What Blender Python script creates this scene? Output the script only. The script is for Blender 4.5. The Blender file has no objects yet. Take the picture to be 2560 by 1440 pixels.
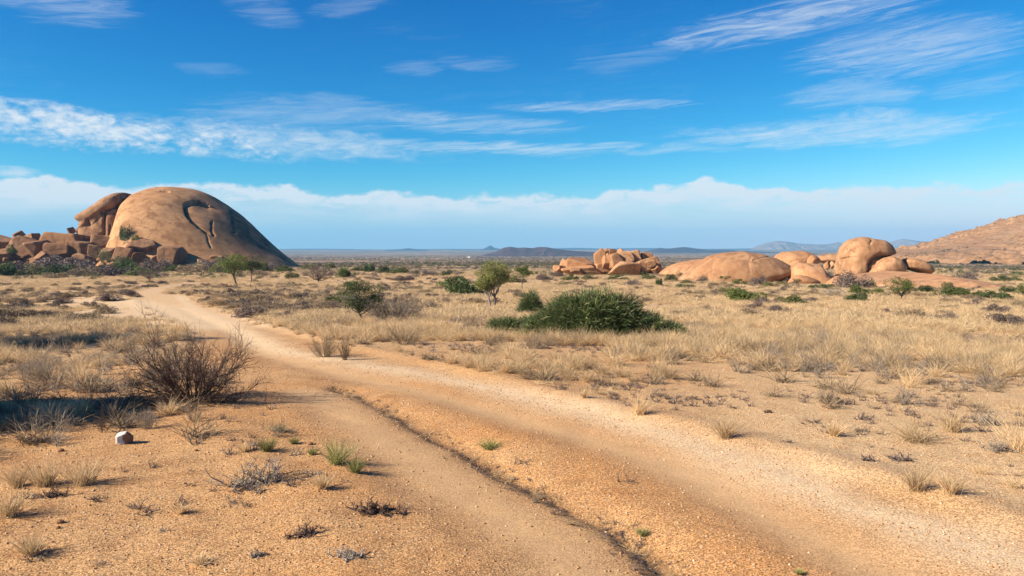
import bpy, bmesh, math, random
import numpy as np
from mathutils import Vector, Matrix

random.seed(7)
rng = np.random.default_rng(7)
S = bpy.context.scene
C = S.collection

# ------------------------------------------------------------------ camera, light, sky, exposure
EYE = 2.2
F = 1991.0                     # focal length in pixels of the 2560-wide photograph
PITCH = math.atan(100.0 / F)
cam_d = bpy.data.cameras.new('camera')
cam_d.sensor_width = 36.0
cam_d.lens = 36.0 * F / 2560.0
cam_d.clip_start = 0.1
cam_d.clip_end = 60000
cam = bpy.data.objects.new('camera', cam_d)
cam.location = (0, 0, EYE)
cam.rotation_euler = (math.pi / 2 - PITCH, 0, 0)
C.objects.link(cam)
S.camera = cam

SUN_EL = math.radians(31)
SUN_BEHIND = math.radians(21)          # the sun stands left and a little behind the camera
to_sun = Vector((-math.cos(SUN_EL) * math.cos(SUN_BEHIND), -math.cos(SUN_EL) * math.sin(SUN_BEHIND), math.sin(SUN_EL)))
sd = bpy.data.lights.new('sun', 'SUN')
sd.energy = 5.0
sd.angle = math.radians(0.5)
sd.color = (1.0, 0.90, 0.75)
so = bpy.data.objects.new('sun', sd)
so.rotation_euler = (-to_sun).to_track_quat('-Z', 'Y').to_euler()
C.objects.link(so)

S.view_settings.view_transform = 'Standard'
S.view_settings.look = 'None'
S.view_settings.gamma = 1
S.view_settings.use_curve_mapping = False
S.view_settings.exposure = 1.12
S.render.engine = 'CYCLES'
S.cycles.max_bounces = 5
S.cycles.diffuse_bounces = 2
S.cycles.glossy_bounces = 1
S.cycles.transmission_bounces = 2
S.cycles.volume_bounces = 0
S.cycles.use_denoising = True
S.cycles.denoiser = 'OPENIMAGEDENOISE'
S.cycles.denoising_input_passes = 'RGB_ALBEDO_NORMAL'
S.cycles.denoising_prefilter = 'ACCURATE'
S.cycles.use_adaptive_sampling = False
S.cycles.sample_clamp_indirect = 4


class NT:
    """small helper for building node trees"""
    def __init__(s, tree):
        s.t = tree
    def n(s, kind, **kw):
        nd = s.t.nodes.new(kind)
        for k, v in kw.items():
            setattr(nd, k, v)
        return nd
    def put(s, sock, v):
        if v is None:
            return
        if isinstance(v, bpy.types.NodeSocket):
            s.t.links.new(v, sock)
        elif isinstance(v, (tuple, list)) and sock.type == 'RGBA' and len(v) == 3:
            sock.default_value = (*v, 1)
        else:
            sock.default_value = v
    def m(s, op, a, b=None, c=None, clamp=False):
        nd = s.n('ShaderNodeMath', operation=op, use_clamp=clamp)
        s.put(nd.inputs[0], a); s.put(nd.inputs[1], b)
        if c is not None:
            s.put(nd.inputs[2], c)
        return nd.outputs[0]
    def mix(s, f, a, b, mode='MIX'):
        nd = s.n('ShaderNodeMix', data_type='RGBA', blend_type=mode)
        s.put(nd.inputs[0], f); s.put(nd.inputs[6], a); s.put(nd.inputs[7], b)
        return nd.outputs[2]
    def ramp(s, v, lo, hi, a=0.0, b=1.0):
        nd = s.n('ShaderNodeMapRange', interpolation_type='SMOOTHSTEP')
        s.put(nd.inputs[0], v)
        for i, x in enumerate((lo, hi, a, b)):
            s.put(nd.inputs[1 + i], x)
        return nd.outputs[0]
    def noise(s, vec, scale, detail=4, rough=0.55, out=0, dist=0.0):
        nd = s.n('ShaderNodeTexNoise')
        s.put(nd.inputs['Vector'], vec)
        nd.inputs['Scale'].default_value = scale
        nd.inputs['Detail'].default_value = detail
        nd.inputs['Roughness'].default_value = rough
        nd.inputs['Distortion'].default_value = dist
        return nd.outputs[out]
    def vmul(s, vec, t):
        nd = s.n('ShaderNodeVectorMath', operation='MULTIPLY')
        s.put(nd.inputs[0], vec); nd.inputs[1].default_value = t
        return nd.outputs[0]


world = bpy.data.worlds.new('World')
S.world = world
world.use_nodes = True
wt = world.node_tree
wt.nodes.clear()
w = NT(wt)
tc = w.n('ShaderNodeTexCoord')
sep = w.n('ShaderNodeSeparateXYZ'); w.put(sep.inputs[0], tc.outputs['Generated'])
az = w.m('ARCTAN2', sep.outputs[0], sep.outputs[1])
el = w.m('ARCSINE', sep.outputs[2])
zc = w.m('MAXIMUM', sep.outputs[2], 0.004)
cmb = w.n('ShaderNodeCombineXYZ')
w.put(cmb.inputs[0], sep.outputs[0]); w.put(cmb.inputs[1], sep.outputs[1]); w.put(cmb.inputs[2], zc)
nrm = w.n('ShaderNodeVectorMath', operation='NORMALIZE'); w.put(nrm.inputs[0], cmb.outputs[0])
sky = w.n('ShaderNodeTexSky', sky_type='NISHITA')
sky.sun_disc = False
sky.sun_elevation = SUN_EL
sky.sun_rotation = math.atan2(to_sun.x, to_sun.y)
sky.altitude = 1100
sky.air_density = 1.0
sky.dust_density = 0.0
sky.ozone_density = 2.2
w.put(sky.inputs[0], nrm.outputs[0])
# the deep azure of a very dry high-altitude sky
sk = w.n('ShaderNodeSeparateColor'); w.put(sk.inputs[0], sky.outputs[0])
K = 0.1352
skc = w.n('ShaderNodeCombineColor')
for i_, (pw, gn) in enumerate(((3.2, 1.2), (1.5, 0.93), (1.0, 1.0))):
    w.put(skc.inputs[i_], w.m('MULTIPLY', w.m('POWER', w.m('MULTIPLY', sk.outputs[i_], K), pw), gn / K))
skycol = w.mix(w.ramp(el, 0.0, 0.085, 0.85, 0.0), skc.outputs[0], (0.34 / K, 0.58 / K, 0.77 / K))
# cloud layers: streaks of cirrus and one low bank round the horizon
flat = w.n('ShaderNodeCombineXYZ')
w.put(flat.inputs[0], az); w.put(flat.inputs[1], el); flat.inputs[2].default_value = 0.3
P = flat.outputs[0]
n_st = w.noise(w.vmul(P, (5.0, 34.0, 1.0)), 1.0, 7, 0.62, dist=0.35)
n_puff = w.noise(w.vmul(P, (32.0, 80.0, 1.0)), 1.0, 7, 0.66, dist=0.5)
tilt_ = w.n('ShaderNodeVectorRotate', rotation_type='Z_AXIS'); w.put(tilt_.inputs['Vector'], P); tilt_.inputs['Angle'].default_value = -0.09
n_wisp = w.noise(w.vmul(tilt_.outputs[0], (12.0, 120.0, 1.0)), 1.0, 10, 0.70, dist=1.0)
n_fine = w.noise(w.vmul(P, (75.0, 150.0, 1.0)), 1.0, 5, 0.6)
n_big = w.noise(w.vmul(P, (3.0, 5.0, 1.0)), 1.0, 3, 0.5)
warp = w.m('MULTIPLY', w.m('SUBTRACT', w.noise(w.vmul(P, (7.0, 9.0, 1.0)), 1.0, 3, 0.5), 0.5), 0.022)
bands = [  # x, y, half width, half height (photo pixels), slope, strength, puffiness
    (180, 322, 800, 62, 0.055, 1.3, 1.0), (80, 306, 460, 52, 0.03, 1.25, 1.0), (700, 352, 520, 34, 0.06, 1.0, .7), (1240, 371, 520, 16, 0.012, 0.95, 0.0),
    (1150, 312, 330, 22, 0.02, 0.65, 0.1), (1480, 272, 280, 12, 0.0, 0.7, 0), (1990, 68, 420, 42, -0.10, 0.8, 0),
    (2260, 140, 330, 60, -0.02, 0.72, 0.1), (2080, 335, 460, 34, 0.0, 0.95, 0.35), (2160, 305, 170, 22, 0.0, 0.8, 0.9),
    (30, 433, 110, 20, 0.0, 1.1, 0.6), (660, 45, 110, 36, 0.25, 0.42, 0), (875, 38, 110, 20, -0.25, 0.42, 0),
    (130, 15, 260, 50, 0.1, 0.5, 0), (2120, 246, 220, 30, 0.0, 0.5, 0.2), (1045, 182, 90, 18, 0, 0.38, 0),
    (1190, 177, 130, 16, 0, 0.38, 0), (1570, 165, 170, 24, -0.1, 0.36, 0), (540, 178, 100, 16, 0, 0.3, 0),
    (780, 290, 330, 40, 0, 0.5, 0.2), (1700, 380, 260, 8, 0, 0.5, 0), (2430, 225, 160, 24, -0.05, 0.45, 0),
    (-900, 300, 700, 70, 0.0, 0.8, 0.5), (3600, 250, 800, 80, 0.0, 0.7, 0.3), (3200, -400, 900, 120, -0.1, 0.6, 0),
    (-700, -500, 900, 150, 0.1, 0.6, 0), (1200, -700, 1200, 160, 0.05, 0.5, 0),
]
elw = w.m('ADD', el, warp)
alpha = None
for (bx, by, bw, bh, sl, st, pf) in bands:
    if st < 1.05:
        bh *= 1.45; bw *= 1.12; st *= 0.72 if st > 0.45 or by < -100 else 0.5
    a0 = math.atan((bx - 1280) / F); e0 = (620 - by) / F * math.cos(a0) ** 1.0
    wa = bw / F * math.cos(a0) ** 2; we = bh / F * math.cos(a0)
    u = w.m('DIVIDE', w.m('SUBTRACT', az, a0), wa)
    v = w.m('MULTIPLY_ADD', w.m('SUBTRACT', az, a0), sl, w.m('SUBTRACT', elw, e0))
    v = w.m('DIVIDE', v, we)
    q = w.m('SUBTRACT', 1.0, w.m('ADD', w.m('MULTIPLY', u, u), w.m('MULTIPLY', v, v)))
    q = w.m('MAXIMUM', q, 0.0)
    if pf <= 0:
        nz = n_wisp
    elif pf > 0.8:
        nz = w.m('ADD', w.m('MULTIPLY', n_puff, 0.6), w.m('MULTIPLY', n_fine, 0.4))
    else:
        nz = w.m('ADD', w.m('MULTIPLY', n_puff, pf), w.m('MULTIPLY', n_wisp, 1 - pf))
    er = w.m('MULTIPLY_ADD', w.m('SUBTRACT', 1.0, q), -0.30 if st < 1.2 else -0.16, nz)
    g = w.m('MULTIPLY', w.m('MULTIPLY', w.ramp(er, 0.30 if st > 1.2 else 0.22, 0.66 if st > 1.2 else 0.74), w.ramp(q, 0.0, 0.5)), min(st * 1.0, 1.0))
    alpha = g if alpha is None else w.m('MAXIMUM', alpha, g)
# low bank
edge = w.m('ADD', 0.068, w.m('MULTIPLY', w.m('SUBTRACT', w.noise(w.vmul(P, (7.0, 1.0, 1.0)), 1.0, 3, 0.5), 0.42), 0.055))
edge = w.m('ADD', edge, w.m('MULTIPLY', w.m('SUBTRACT', w.noise(w.vmul(P, (26.0, 34.0, 1.0)), 1.0, 5, 0.55), 0.5), 0.030))
hi = w.m('SUBTRACT', edge, el)
bank = w.m('MULTIPLY', w.ramp(hi, 0.0, 0.009), w.ramp(el, 0.006, 0.06))
body = w.m('ADD', w.ramp(n_st, 0.3, 0.66, 0.28, 0.95), w.m('MULTIPLY', w.ramp(hi, 0.0, 0.03, 1.0, 0.0), w.ramp(n_puff, 0.34, 0.6, 0.0, 0.95)))
bank = w.m('MULTIPLY', bank, body, clamp=True)
veil = w.m('MULTIPLY', w.m('MULTIPLY', w.ramp(n_big, 0.5, 0.75), w.ramp(n_wisp, 0.45, 0.8)), 0.10)
alpha = w.m('MAXIMUM', w.m('MAXIMUM', alpha, bank), veil)
alpha = w.m('MINIMUM', alpha, 0.92)
col = w.mix(alpha, skycol, (6.3, 6.65, 6.9))
lp = w.ramp(el, -0.25, -0.02)
bg = w.n('ShaderNodeBackground')
bg.inputs['Strength'].default_value = 0.0622
w.put(bg.inputs['Color'], col)
wo = w.n('ShaderNodeOutputWorld')
wt.links.new(bg.outputs[0], wo.inputs[0])

# ------------------------------------------------------------------ numeric helpers
def _hash(ix, iy, iz, seed):
    h = (ix.astype(np.int64) * 374761393 + iy.astype(np.int64) * 668265263 + iz.astype(np.int64) * 2147483647 + seed * 974634777) & 0xFFFFFFFF
    h = ((h ^ (h >> 13)) * 1274126177) & 0xFFFFFFFF
    h = ((h ^ (h >> 16)) * 2246822519) & 0xFFFFFFFF
    return ((h ^ (h >> 15)) & 0xFFFFFF) / float(0xFFFFFF)

def vn3(p, seed=0):
    p = np.asarray(p, float)
    i = np.floor(p); f = p - i
    u = f * f * f * (f * (f * 6 - 15) + 10)
    ix, iy, iz = i[..., 0], i[..., 1], i[..., 2]
    r = 0
    for dx in (0, 1):
        for dy in (0, 1):
            for dz in (0, 1):
                wgt = (u[..., 0] if dx else 1 - u[..., 0]) * (u[..., 1] if dy else 1 - u[..., 1]) * (u[..., 2] if dz else 1 - u[..., 2])
                r = r + wgt * _hash(ix + dx, iy + dy, iz + dz, seed)
    return r * 2 - 1

def vn2(x, y, seed=0):
    i, j = np.floor(x), np.floor(y); fx, fy = x - i, y - j
    ux = fx * fx * (3 - 2 * fx); uy = fy * fy * (3 - 2 * fy)
    z = np.zeros_like(i)
    a, b = _hash(i, j, z, seed), _hash(i + 1, j, z, seed)
    c, d = _hash(i, j + 1, z, seed), _hash(i + 1, j + 1, z, seed)
    return ((a * (1 - ux) + b * ux) * (1 - uy) + (c * (1 - ux) + d * ux) * uy) * 2 - 1

def fbm2(x, y, s, oct=4, seed=0, g=0.5):
    r = 0; a = 1; t = 0
    for k in range(oct):
        r = r + a * vn2(x * s, y * s, seed + k * 17); t += a
        a *= g; s *= 2.03
    return r / t

def fbm3(p, s, oct=4, seed=0, g=0.5):
    r = 0; a = 1; t = 0
    for k in range(oct):
        r = r + a * vn3(p * s, seed + k * 17); t += a
        a *= g; s *= 2.03
    return r / t

def sstep(a, b, x):
    t = np.clip((x - a) / (b - a), 0, 1)
    return t * t * (3 - 2 * t)

_pr = [(0.5, 2.2), (8, 2.2), (12, 2.25), (18, 2.42), (25, 2.75), (40, 3.6), (66, 4.8), (100, 5.8), (160, 7.2), (250, 8.6),
       (400, 10.5), (700, 14), (1200, 20), (2500, 32), (5000, 46), (8000, 44), (11000, 33), (14000, 22), (16000, 20)]
_lr = np.linspace(math.log(0.5), math.log(16000), 3000)
_dv = np.interp(_lr, [math.log(a) for a, b in _pr], [math.log(b) for a, b in _pr])
_k = np.exp(-0.5 * (np.arange(-120, 121) / 45.0) ** 2); _k /= _k.sum()
_dv = np.convolve(np.pad(_dv, 120, mode='edge'), _k, 'valid')

def drop(r):
    return np.exp(np.interp(np.log(np.maximum(r, 0.5)), _lr, _dv))

def ray(px, py):
    dx, dy = (px - 1280) / F, (720 - py) / F
    cp, sp = math.cos(PITCH), math.sin(PITCH)
    return dx, cp + dy * sp, -sp + dy * cp

def at(px, py, Y):
    a, b, c = ray(px, py)
    return Vector((a / b * Y, Y, EYE + c / b * Y))

def project(X, Y, Z):
    cp, sp = math.cos(PITCH), math.sin(PITCH)
    z = Z - EYE
    f = Y * cp - z * sp
    u = Y * sp + z * cp
    return 1280 + F * X / f, 720 - F * u / f

_rs = np.exp(np.linspace(math.log(3.0), math.log(14000), 5000))
def ground_at(px, py, hf=None):
    a, b, c = ray(px, py)
    n = math.hypot(a, b)
    X, Y, Z = a / n * _rs, b / n * _rs, EYE + c / n * _rs
    h = (EYE - drop(_rs)) if hf is None else hf(X, Y)
    k = np.argmax(Z < h)
    if not (Z < h).any():
        k = len(_rs) - 1
    return float(X[k]), float(Y[k])

def line_px(pts):
    return np.array([ground_at(*p) for p in pts])

def smooth_line(P, n=8):
    P = np.asarray(P, float); out = []
    for i in range(len(P) - 1):
        p0, p1, p2, p3 = P[max(i - 1, 0)], P[i], P[i + 1], P[min(i + 2, len(P) - 1)]
        for t in np.linspace(0, 1, n, endpoint=False):
            out.append(0.5 * ((2 * p1) + (-p0 + p2) * t + (2 * p0 - 5 * p1 + 4 * p2 - p3) * t * t + (-p0 + 3 * p1 - 3 * p2 + p3) * t ** 3))
    out.append(P[-1])
    return np.array(out)

def sdist(X, Y, L):
    """signed distance to a polyline; positive on its right-hand side"""
    best = np.full(X.shape, 1e9); sg = np.ones(X.shape); tt = np.zeros(X.shape)
    for k in range(len(L) - 1):
        a, b = L[k], L[k + 1]; d = b - a; l2 = float(d @ d)
        if l2 < 1e-9:
            continue
        t = np.clip(((X - a[0]) * d[0] + (Y - a[1]) * d[1]) / l2, 0, 1)
        ex, ey = X - a[0] - t * d[0], Y - a[1] - t * d[1]
        q = ex * ex + ey * ey
        m = q < best
        best = np.where(m, q, best)
        sg = np.where(m, np.sign(d[1] * ex - d[0] * ey), sg)
        tt = np.where(m, (k + t) / (len(L) - 1), tt)
    return np.sqrt(best) * sg, tt

# lines of the track, taken from the photograph onto the ground, all running away from the camera
L_gully = smooth_line(np.vstack([[2.2, 2.5], [1.75, 4.2], line_px([(1690, 1425), (1600, 1350), (1490, 1290), (1385, 1235), (1290, 1195), (1200, 1140), (1100, 1088), (985, 1032), (900, 985), (835, 962)])]))
L_right = smooth_line(np.vstack([[4.6, 1.5], [3.9, 3.4], line_px([(2240, 1430), (2080, 1355), (1898, 1267), (1717, 1180), (1500, 1100), (1250, 1030), (1020, 968), (830, 925), (700, 890), (640, 862), (560, 818), (470, 778), (420, 757)])]))
L_white = smooth_line(np.vstack([[5.4, 2.5], [4.9, 4.0], line_px([(2560, 1400), (2400, 1345), (2150, 1262), (1900, 1165), (1650, 1082), (1400, 1008), (1200, 962), (1000, 925), (800, 890), (690, 866), (600, 825), (520, 783), (450, 755)])]))
L_axis = smooth_line(np.vstack([[3.4, 1.0], [2.9, 3.4], line_px([(1950, 1425), (1750, 1320), (1500, 1200), (1300, 1120), (1080, 1040), (900, 965), (760, 915), (660, 872), (560, 815), (460, 772), (385, 748), (370, 738), (385, 725), (425, 716), (480, 709), (500, 703), (470, 697), (430, 692), (405, 688)])]))
L_w2 = smooth_line(line_px([(560, 830), (500, 800), (430, 775), (350, 764), (250, 762)]))
hump_c = np.array(ground_at(385, 752))

def fields(X, Y):
    """everything the ground needs at a point: height and colour masks"""
    X = np.asarray(X, float); Y = np.asarray(Y, float)
    r = np.hypot(X, Y)
    z = EYE - drop(r)
    amp = 0.05 * sstep(8, 30, r) + 0.5 * sstep(40, 300, r) + 2.5 * sstep(500, 3000, r)
    z = z + 0.05 * fbm2(X, Y, 0.22, 3, 3) * sstep(3, 10, r) + amp * fbm2(X, Y, 0.035, 3, 5) * 0.6 * sstep(10, 60, r)
    z = z + 0.02 * fbm2(X, Y, 1.7, 3, 9) * (r < 80)
    near = (r < 190) & (Y > -4)
    g = dict(z=z, rut=np.zeros_like(z), white=np.zeros_like(z), red=np.zeros_like(z), road=np.zeros_like(z), gully=np.zeros_like(z), r=r)
    if near.any():
        x, y = X[near], Y[near]
        rr = r[near]
        sg, tg = sdist(x, y, L_gully)
        sr, tr = sdist(x, y, L_right)
        sw, tw = sdist(x, y, L_white)
        sa, ta = sdist(x, y, L_axis)
        s2, t2 = sdist(x, y, L_w2)
        wob = 0.22 * fbm2(x, y, 0.9, 3, 21)
        wide = 2.35 - 0.6 * sstep(16, 30, rr) + 1.0 * sstep(35, 90, rr)
        road = 1 - sstep(wide * 0.72, wide * 1.08, np.abs(sa - 0.25 * (rr < 20)) + wob)
        fade_g = sstep(0.0, 0.1, tg) * (1 - sstep(0.97, 1.0, tg)) 
        sgn = sg + 0.09 * fbm2(x, y, 1.6, 3, 33)
        dz = np.zeros_like(x)
        # left wheel track: slopes down to the gully, a crumbling little bank, then the crown rises to the sun
        brk = sstep(-0.35, 0.35, fbm2(x, y, 0.8, 3, 67))
        prof = np.where(sgn < 0, -0.085 * np.exp(sgn / 0.40) - 0.05 * np.exp(sgn / 0.07) * (0.35 + 0.65 * brk), -0.115 * np.exp(-sgn / 0.30) + 0.035 * np.exp(-((sgn - 0.7) / 0.5) ** 2))
        prof = prof + 0.04 * np.exp(-((sgn + 1.35) / 0.35) ** 2)
        ing = (np.abs(sgn) < 4)
        dz += prof * fade_g * ing * (0.75 + 0.25 * brk)
        dz += -0.05 * np.exp(-(sr / 0.5) ** 2) * (1 - sstep(0.93, 1, tr))
        dz += 0.05 * np.exp(-((sa - wide * 1.05) / 0.3) ** 2) + 0.04 * np.exp(-((sa + wide * 1.1) / 0.4) ** 2)
        dz += -0.03 * road
        hx, hy = x - hump_c[0], y - hump_c[1] + 2
        dz += 0.75 * np.exp(-(hx / 16) ** 2 - (hy / 9) ** 2)
        z[near] += dz
        rut = np.maximum(np.exp(-((sgn + 0.62) / 0.42) ** 2) * fade_g, np.exp(-(sr / 0.38) ** 2) * (rr < 60))
        rut = np.maximum(rut, 0.5 * road * sstep(25, 40, rr))
        g['rut'][near] = rut
        wh = np.exp(-(sw / (0.42 + 0.10 * np.sin(tw * 40) + 0.004 * rr)) ** 2) * sstep(-0.5, 0.3, fbm2(x, y, 1.3, 3, 44) + 0.55)
        wh = np.maximum(wh, 1.0 * np.exp(-((s2 + wob * 3) / 3.4) ** 2) * sstep(0.0, 0.15, t2))
        wh = np.maximum(wh, 0.55 * road * sstep(20, 45, rr))
        yy = np.maximum(y, 1.0)
        bare = np.sqrt(((x / yy + 0.475) / 0.085) ** 2 + ((np.log(yy) - math.log(58)) / 0.34) ** 2) + 0.28 * fbm2(x, y, 0.12, 4, 88)
        wh = np.maximum(wh, 0.75 * (1 - sstep(0.65, 1.0, bare)))
        g['white'][near] = wh
        red = np.exp(-((sgn - 1.0) / 0.75) ** 2) * fade_g * (0.55 + 0.45 * fbm2(x, y, 0.6, 3, 55)) * 1.1
        g['red'][near] = np.clip(red, 0, 1)
        g['road'][near] = road
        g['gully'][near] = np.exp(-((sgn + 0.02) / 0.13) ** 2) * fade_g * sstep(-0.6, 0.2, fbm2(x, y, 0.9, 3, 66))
    return g

def H(X, Y):
    return fields(X, Y)['z']

def hz(x, y):
    return float(H(np.array([x]), np.array([y]))[0])

def spot(px, py):
    x, y = ground_at(px, py, H)
    return Vector((x, y, hz(x, y)))

# ------------------------------------------------------------------ materials
def mat(name):
    m = bpy.data.materials.new(name); m.use_nodes = True
    m.node_tree.nodes.clear()
    k = NT(m.node_tree)
    out = k.n('ShaderNodeOutputMaterial')
    return m, k, out

def finish(k, out, col, rough=0.9, bump=None, dist=0.01, strength=1.0, spec=0.2, trans=None):
    b = k.n('ShaderNodeBsdfPrincipled')
    col = k.mix(1.0, col, (0.87, 0.865, 0.85), 'MULTIPLY')
    k.put(b.inputs['Base Color'], col); k.put(b.inputs['Roughness'], rough)
    b.inputs['Specular IOR Level'].default_value = spec
    if bump is not None:
        bn = k.n('ShaderNodeBump'); bn.inputs['Distance'].default_value = dist; bn.inputs['Strength'].default_value = strength
        k.put(bn.inputs['Height'], bump)
        k.t.links.new(bn.outputs[0], b.inputs['Normal'])
    sh = b.outputs[0]
    if trans:
        tr = k.n('ShaderNodeBsdfTranslucent'); k.put(tr.inputs[0], col)
        mx = k.n('ShaderNodeMixShader'); mx.inputs[0].default_value = trans
        k.t.links.new(sh, mx.inputs[1]); k.t.links.new(tr.outputs[0], mx.inputs[2]); sh = mx.outputs[0]
    k.t.links.new(sh, out.inputs[0])

def ground_mat():
    m, k, out = mat('ground')
    pos = k.n('ShaderNodeNewGeometry').outputs['Position']
    at1 = k.n('ShaderNodeAttribute', attribute_name='mask')
    at2 = k.n('ShaderNodeAttribute', attribute_name='mask2')
    s1 = k.n('ShaderNodeSeparateColor'); k.put(s1.inputs[0], at1.outputs['Color'])
    s2 = k.n('ShaderNodeSeparateColor'); k.put(s2.inputs[0], at2.outputs['Color'])
    rut, white, red = s1.outputs
    gully, cover, far = s2.outputs
    n1 = k.noise(pos, 0.45, 5, 0.6); n2 = k.noise(pos, 3.5, 5, 0.65); n3 = k.noise(pos, 45, 3, 0.7)
    col = k.mix(k.ramp(n1, 0.35, 0.65), (0.455, 0.235, 0.092), (0.50, 0.29, 0.13))
    col = k.mix(k.ramp(n2, 0.45, 0.72, 0, 0.6), col, (0.33, 0.165, 0.066))
    n0 = k.noise(pos, 0.8, 4, 0.7, dist=0.6)
    col = k.mix(k.ramp(n0, 0.54, 0.68, 0, 0.65), col, (0.27, 0.125, 0.045))
    col = k.mix(k.m('MULTIPLY', cover, k.ramp(n2, 0.25, 0.6, 0.45, 1.0)), col, (0.56, 0.375, 0.20))
    col = k.mix(k.m('MULTIPLY', red, 0.75), col, (0.52, 0.235, 0.075))
    col = k.mix(k.m('MULTIPLY', rut, k.ramp(n2, 0.2, 0.6, 0.75, 1.0)), col, (0.53, 0.325, 0.16))
    col = k.mix(k.m('MULTIPLY', white, k.ramp(n2, 0.25, 0.6, 0.75, 1)), col, (0.64, 0.46, 0.28))
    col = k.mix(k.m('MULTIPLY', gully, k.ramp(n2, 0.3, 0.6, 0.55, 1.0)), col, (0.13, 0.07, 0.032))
    # single grains of granite gravel
    vor = k.n('ShaderNodeTexVoronoi'); k.put(vor.inputs['Vector'], pos); vor.inputs['Scale'].default_value = 90
    vs = k.n('ShaderNodeSeparateColor'); k.put(vs.inputs[0], vor.outputs['Color'])
    loose = k.m('SUBTRACT', k.m('SUBTRACT', 1.0, k.m('MULTIPLY', white, 0.4)), k.m('MULTIPLY', rut, 0.6), clamp=True)
    grit = k.m('MULTIPLY', k.ramp(vs.outputs[0], 0.0, 1.0, 0.52, 1.42), 1.0)
    vm = k.n('ShaderNodeMix', data_type='FLOAT'); k.put(vm.inputs[0], loose); vm.inputs[2].default_value = 1.0; k.put(vm.inputs[3], grit)
    gr = k.n('ShaderNodeCombineColor'); [k.put(gr.inputs[i], vm.outputs[0]) for i in range(3)]
    gcol = k.mix(1.0, col, gr.outputs[0], 'MULTIPLY')
    gcol = k.mix(k.m('MULTIPLY', k.ramp(vs.outputs[1], 0.955, 0.985), k.m('MULTIPLY', loose, 0.8)), gcol, (0.66, 0.50, 0.33))
    gcol = k.mix(k.m('MULTIPLY', k.ramp(vs.outputs[2], 0.9, 0.94), k.m('MULTIPLY', loose, 0.7)), gcol, (0.22, 0.12, 0.07))
    # the far plain: bands of bush and bare ground
    fp = k.vmul(pos, (0.35, 1.0, 1.0))
    b1 = k.noise(fp, 0.0045, 6, 0.62, dist=0.3); b2 = k.noise(fp, 0.035, 5, 0.7); b3 = k.noise(fp, 0.0011, 4, 0.6)
    fcol = k.mix(k.ramp(b1, 0.42, 0.58), (0.36, 0.24, 0.135), (0.10, 0.068, 0.052))
    fcol = k.mix(k.ramp(b2, 0.5, 0.62, 0, 0.7), fcol, (0.085, 0.06, 0.045))
    fcol = k.mix(k.ramp(b3, 0.5, 0.62, 0, 0.55), fcol, (0.33, 0.24, 0.16))
    gcol = k.mix(far, gcol, fcol)
    hgt = k.m('ADD', k.m('MULTIPLY', k.m('SUBTRACT', 1.0, vor.outputs['Distance']), k.m('MULTIPLY', loose, 0.5)), k.m('MULTIPLY', n3, 0.6))
    hgt = k.m('MULTIPLY', hgt, k.m('SUBTRACT', 1.0, far))
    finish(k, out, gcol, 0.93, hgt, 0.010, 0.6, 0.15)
    return m

def rock_mat(name, base=(0.44, 0.255, 0.14), light=(0.52, 0.33, 0.19), dark=(0.13, 0.085, 0.06), scale=1.0, streak=0.5, stain=0.5):
    m, k, out = mat(name)
    pos = k.n('ShaderNodeNewGeometry').outputs['Position']
    rnd = k.n('ShaderNodeObjectInfo').outputs['Random']
    n1 = k.noise(pos, 0.06 * scale, 5, 0.6); n2 = k.noise(pos, 0.5 * scale, 6, 0.65); n3 = k.noise(pos, 3.0 * scale, 5, 0.7)
    sv = k.noise(k.vmul(pos, (1.0, 1.0, 0.10)), 0.55 * scale, 5, 0.6)
    bl = k.noise(pos, 0.11 * scale, 6, 0.72, dist=0.5)
    col = k.mix(k.ramp(n1, 0.35, 0.65), base, light)
    col = k.mix(k.ramp(n2, 0.38, 0.68, 0, 0.75), col, (base[0] * .66, base[1] * .6, base[2] * .55))
    col = k.mix(k.ramp(sv, 0.50, 0.66, 0, streak), col, (base[0] * .55, base[1] * .5, base[2] * .48))
    a = k.n('ShaderNodeAttribute', attribute_name='stain')
    stv = k.m('MULTIPLY', a.outputs['Fac'], k.ramp(bl, 0.3, 0.52))
    stv = k.m('ADD', stv, k.ramp(bl, 0.60, 0.74, 0, stain), clamp=True)
    col = k.mix(stv, col, dark)
    vj = k.n('ShaderNodeTexVoronoi', feature='DISTANCE_TO_EDGE'); vj.inputs['Scale'].default_value = 0.16 * scale
    wp = k.n('ShaderNodeVectorMath', operation='MULTIPLY_ADD'); k.put(wp.inputs[0], k.noise(pos, 0.35 * scale, 4, 0.6, out=1)); wp.inputs[1].default_value = (4 / scale,) * 3; k.put(wp.inputs[2], pos)
    k.put(vj.inputs['Vector'], wp.outputs[0])
    joint = k.m('MULTIPLY', k.ramp(vj.outputs['Distance'], 0.0, 0.022, 1.0, 0.0), k.ramp(n1, 0.42, 0.6))
    col = k.mix(k.m('MULTIPLY', joint, 0.75), col, (dark[0] * .8, dark[1] * .8, dark[2] * .8))
    h = k.n('ShaderNodeHueSaturation'); k.put(h.inputs['Color'], col)
    k.put(h.inputs['Value'], k.ramp(rnd, 0, 1, 0.86, 1.1))
    bump = k.m('ADD', k.m('MULTIPLY', n2, 1.0), k.m('MULTIPLY', n3, 0.35))
    finish(k, out, h.outputs[0], 0.88, bump, min(0.35 / scale, 0.6), 0.4, 0.2)
    return m

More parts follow.
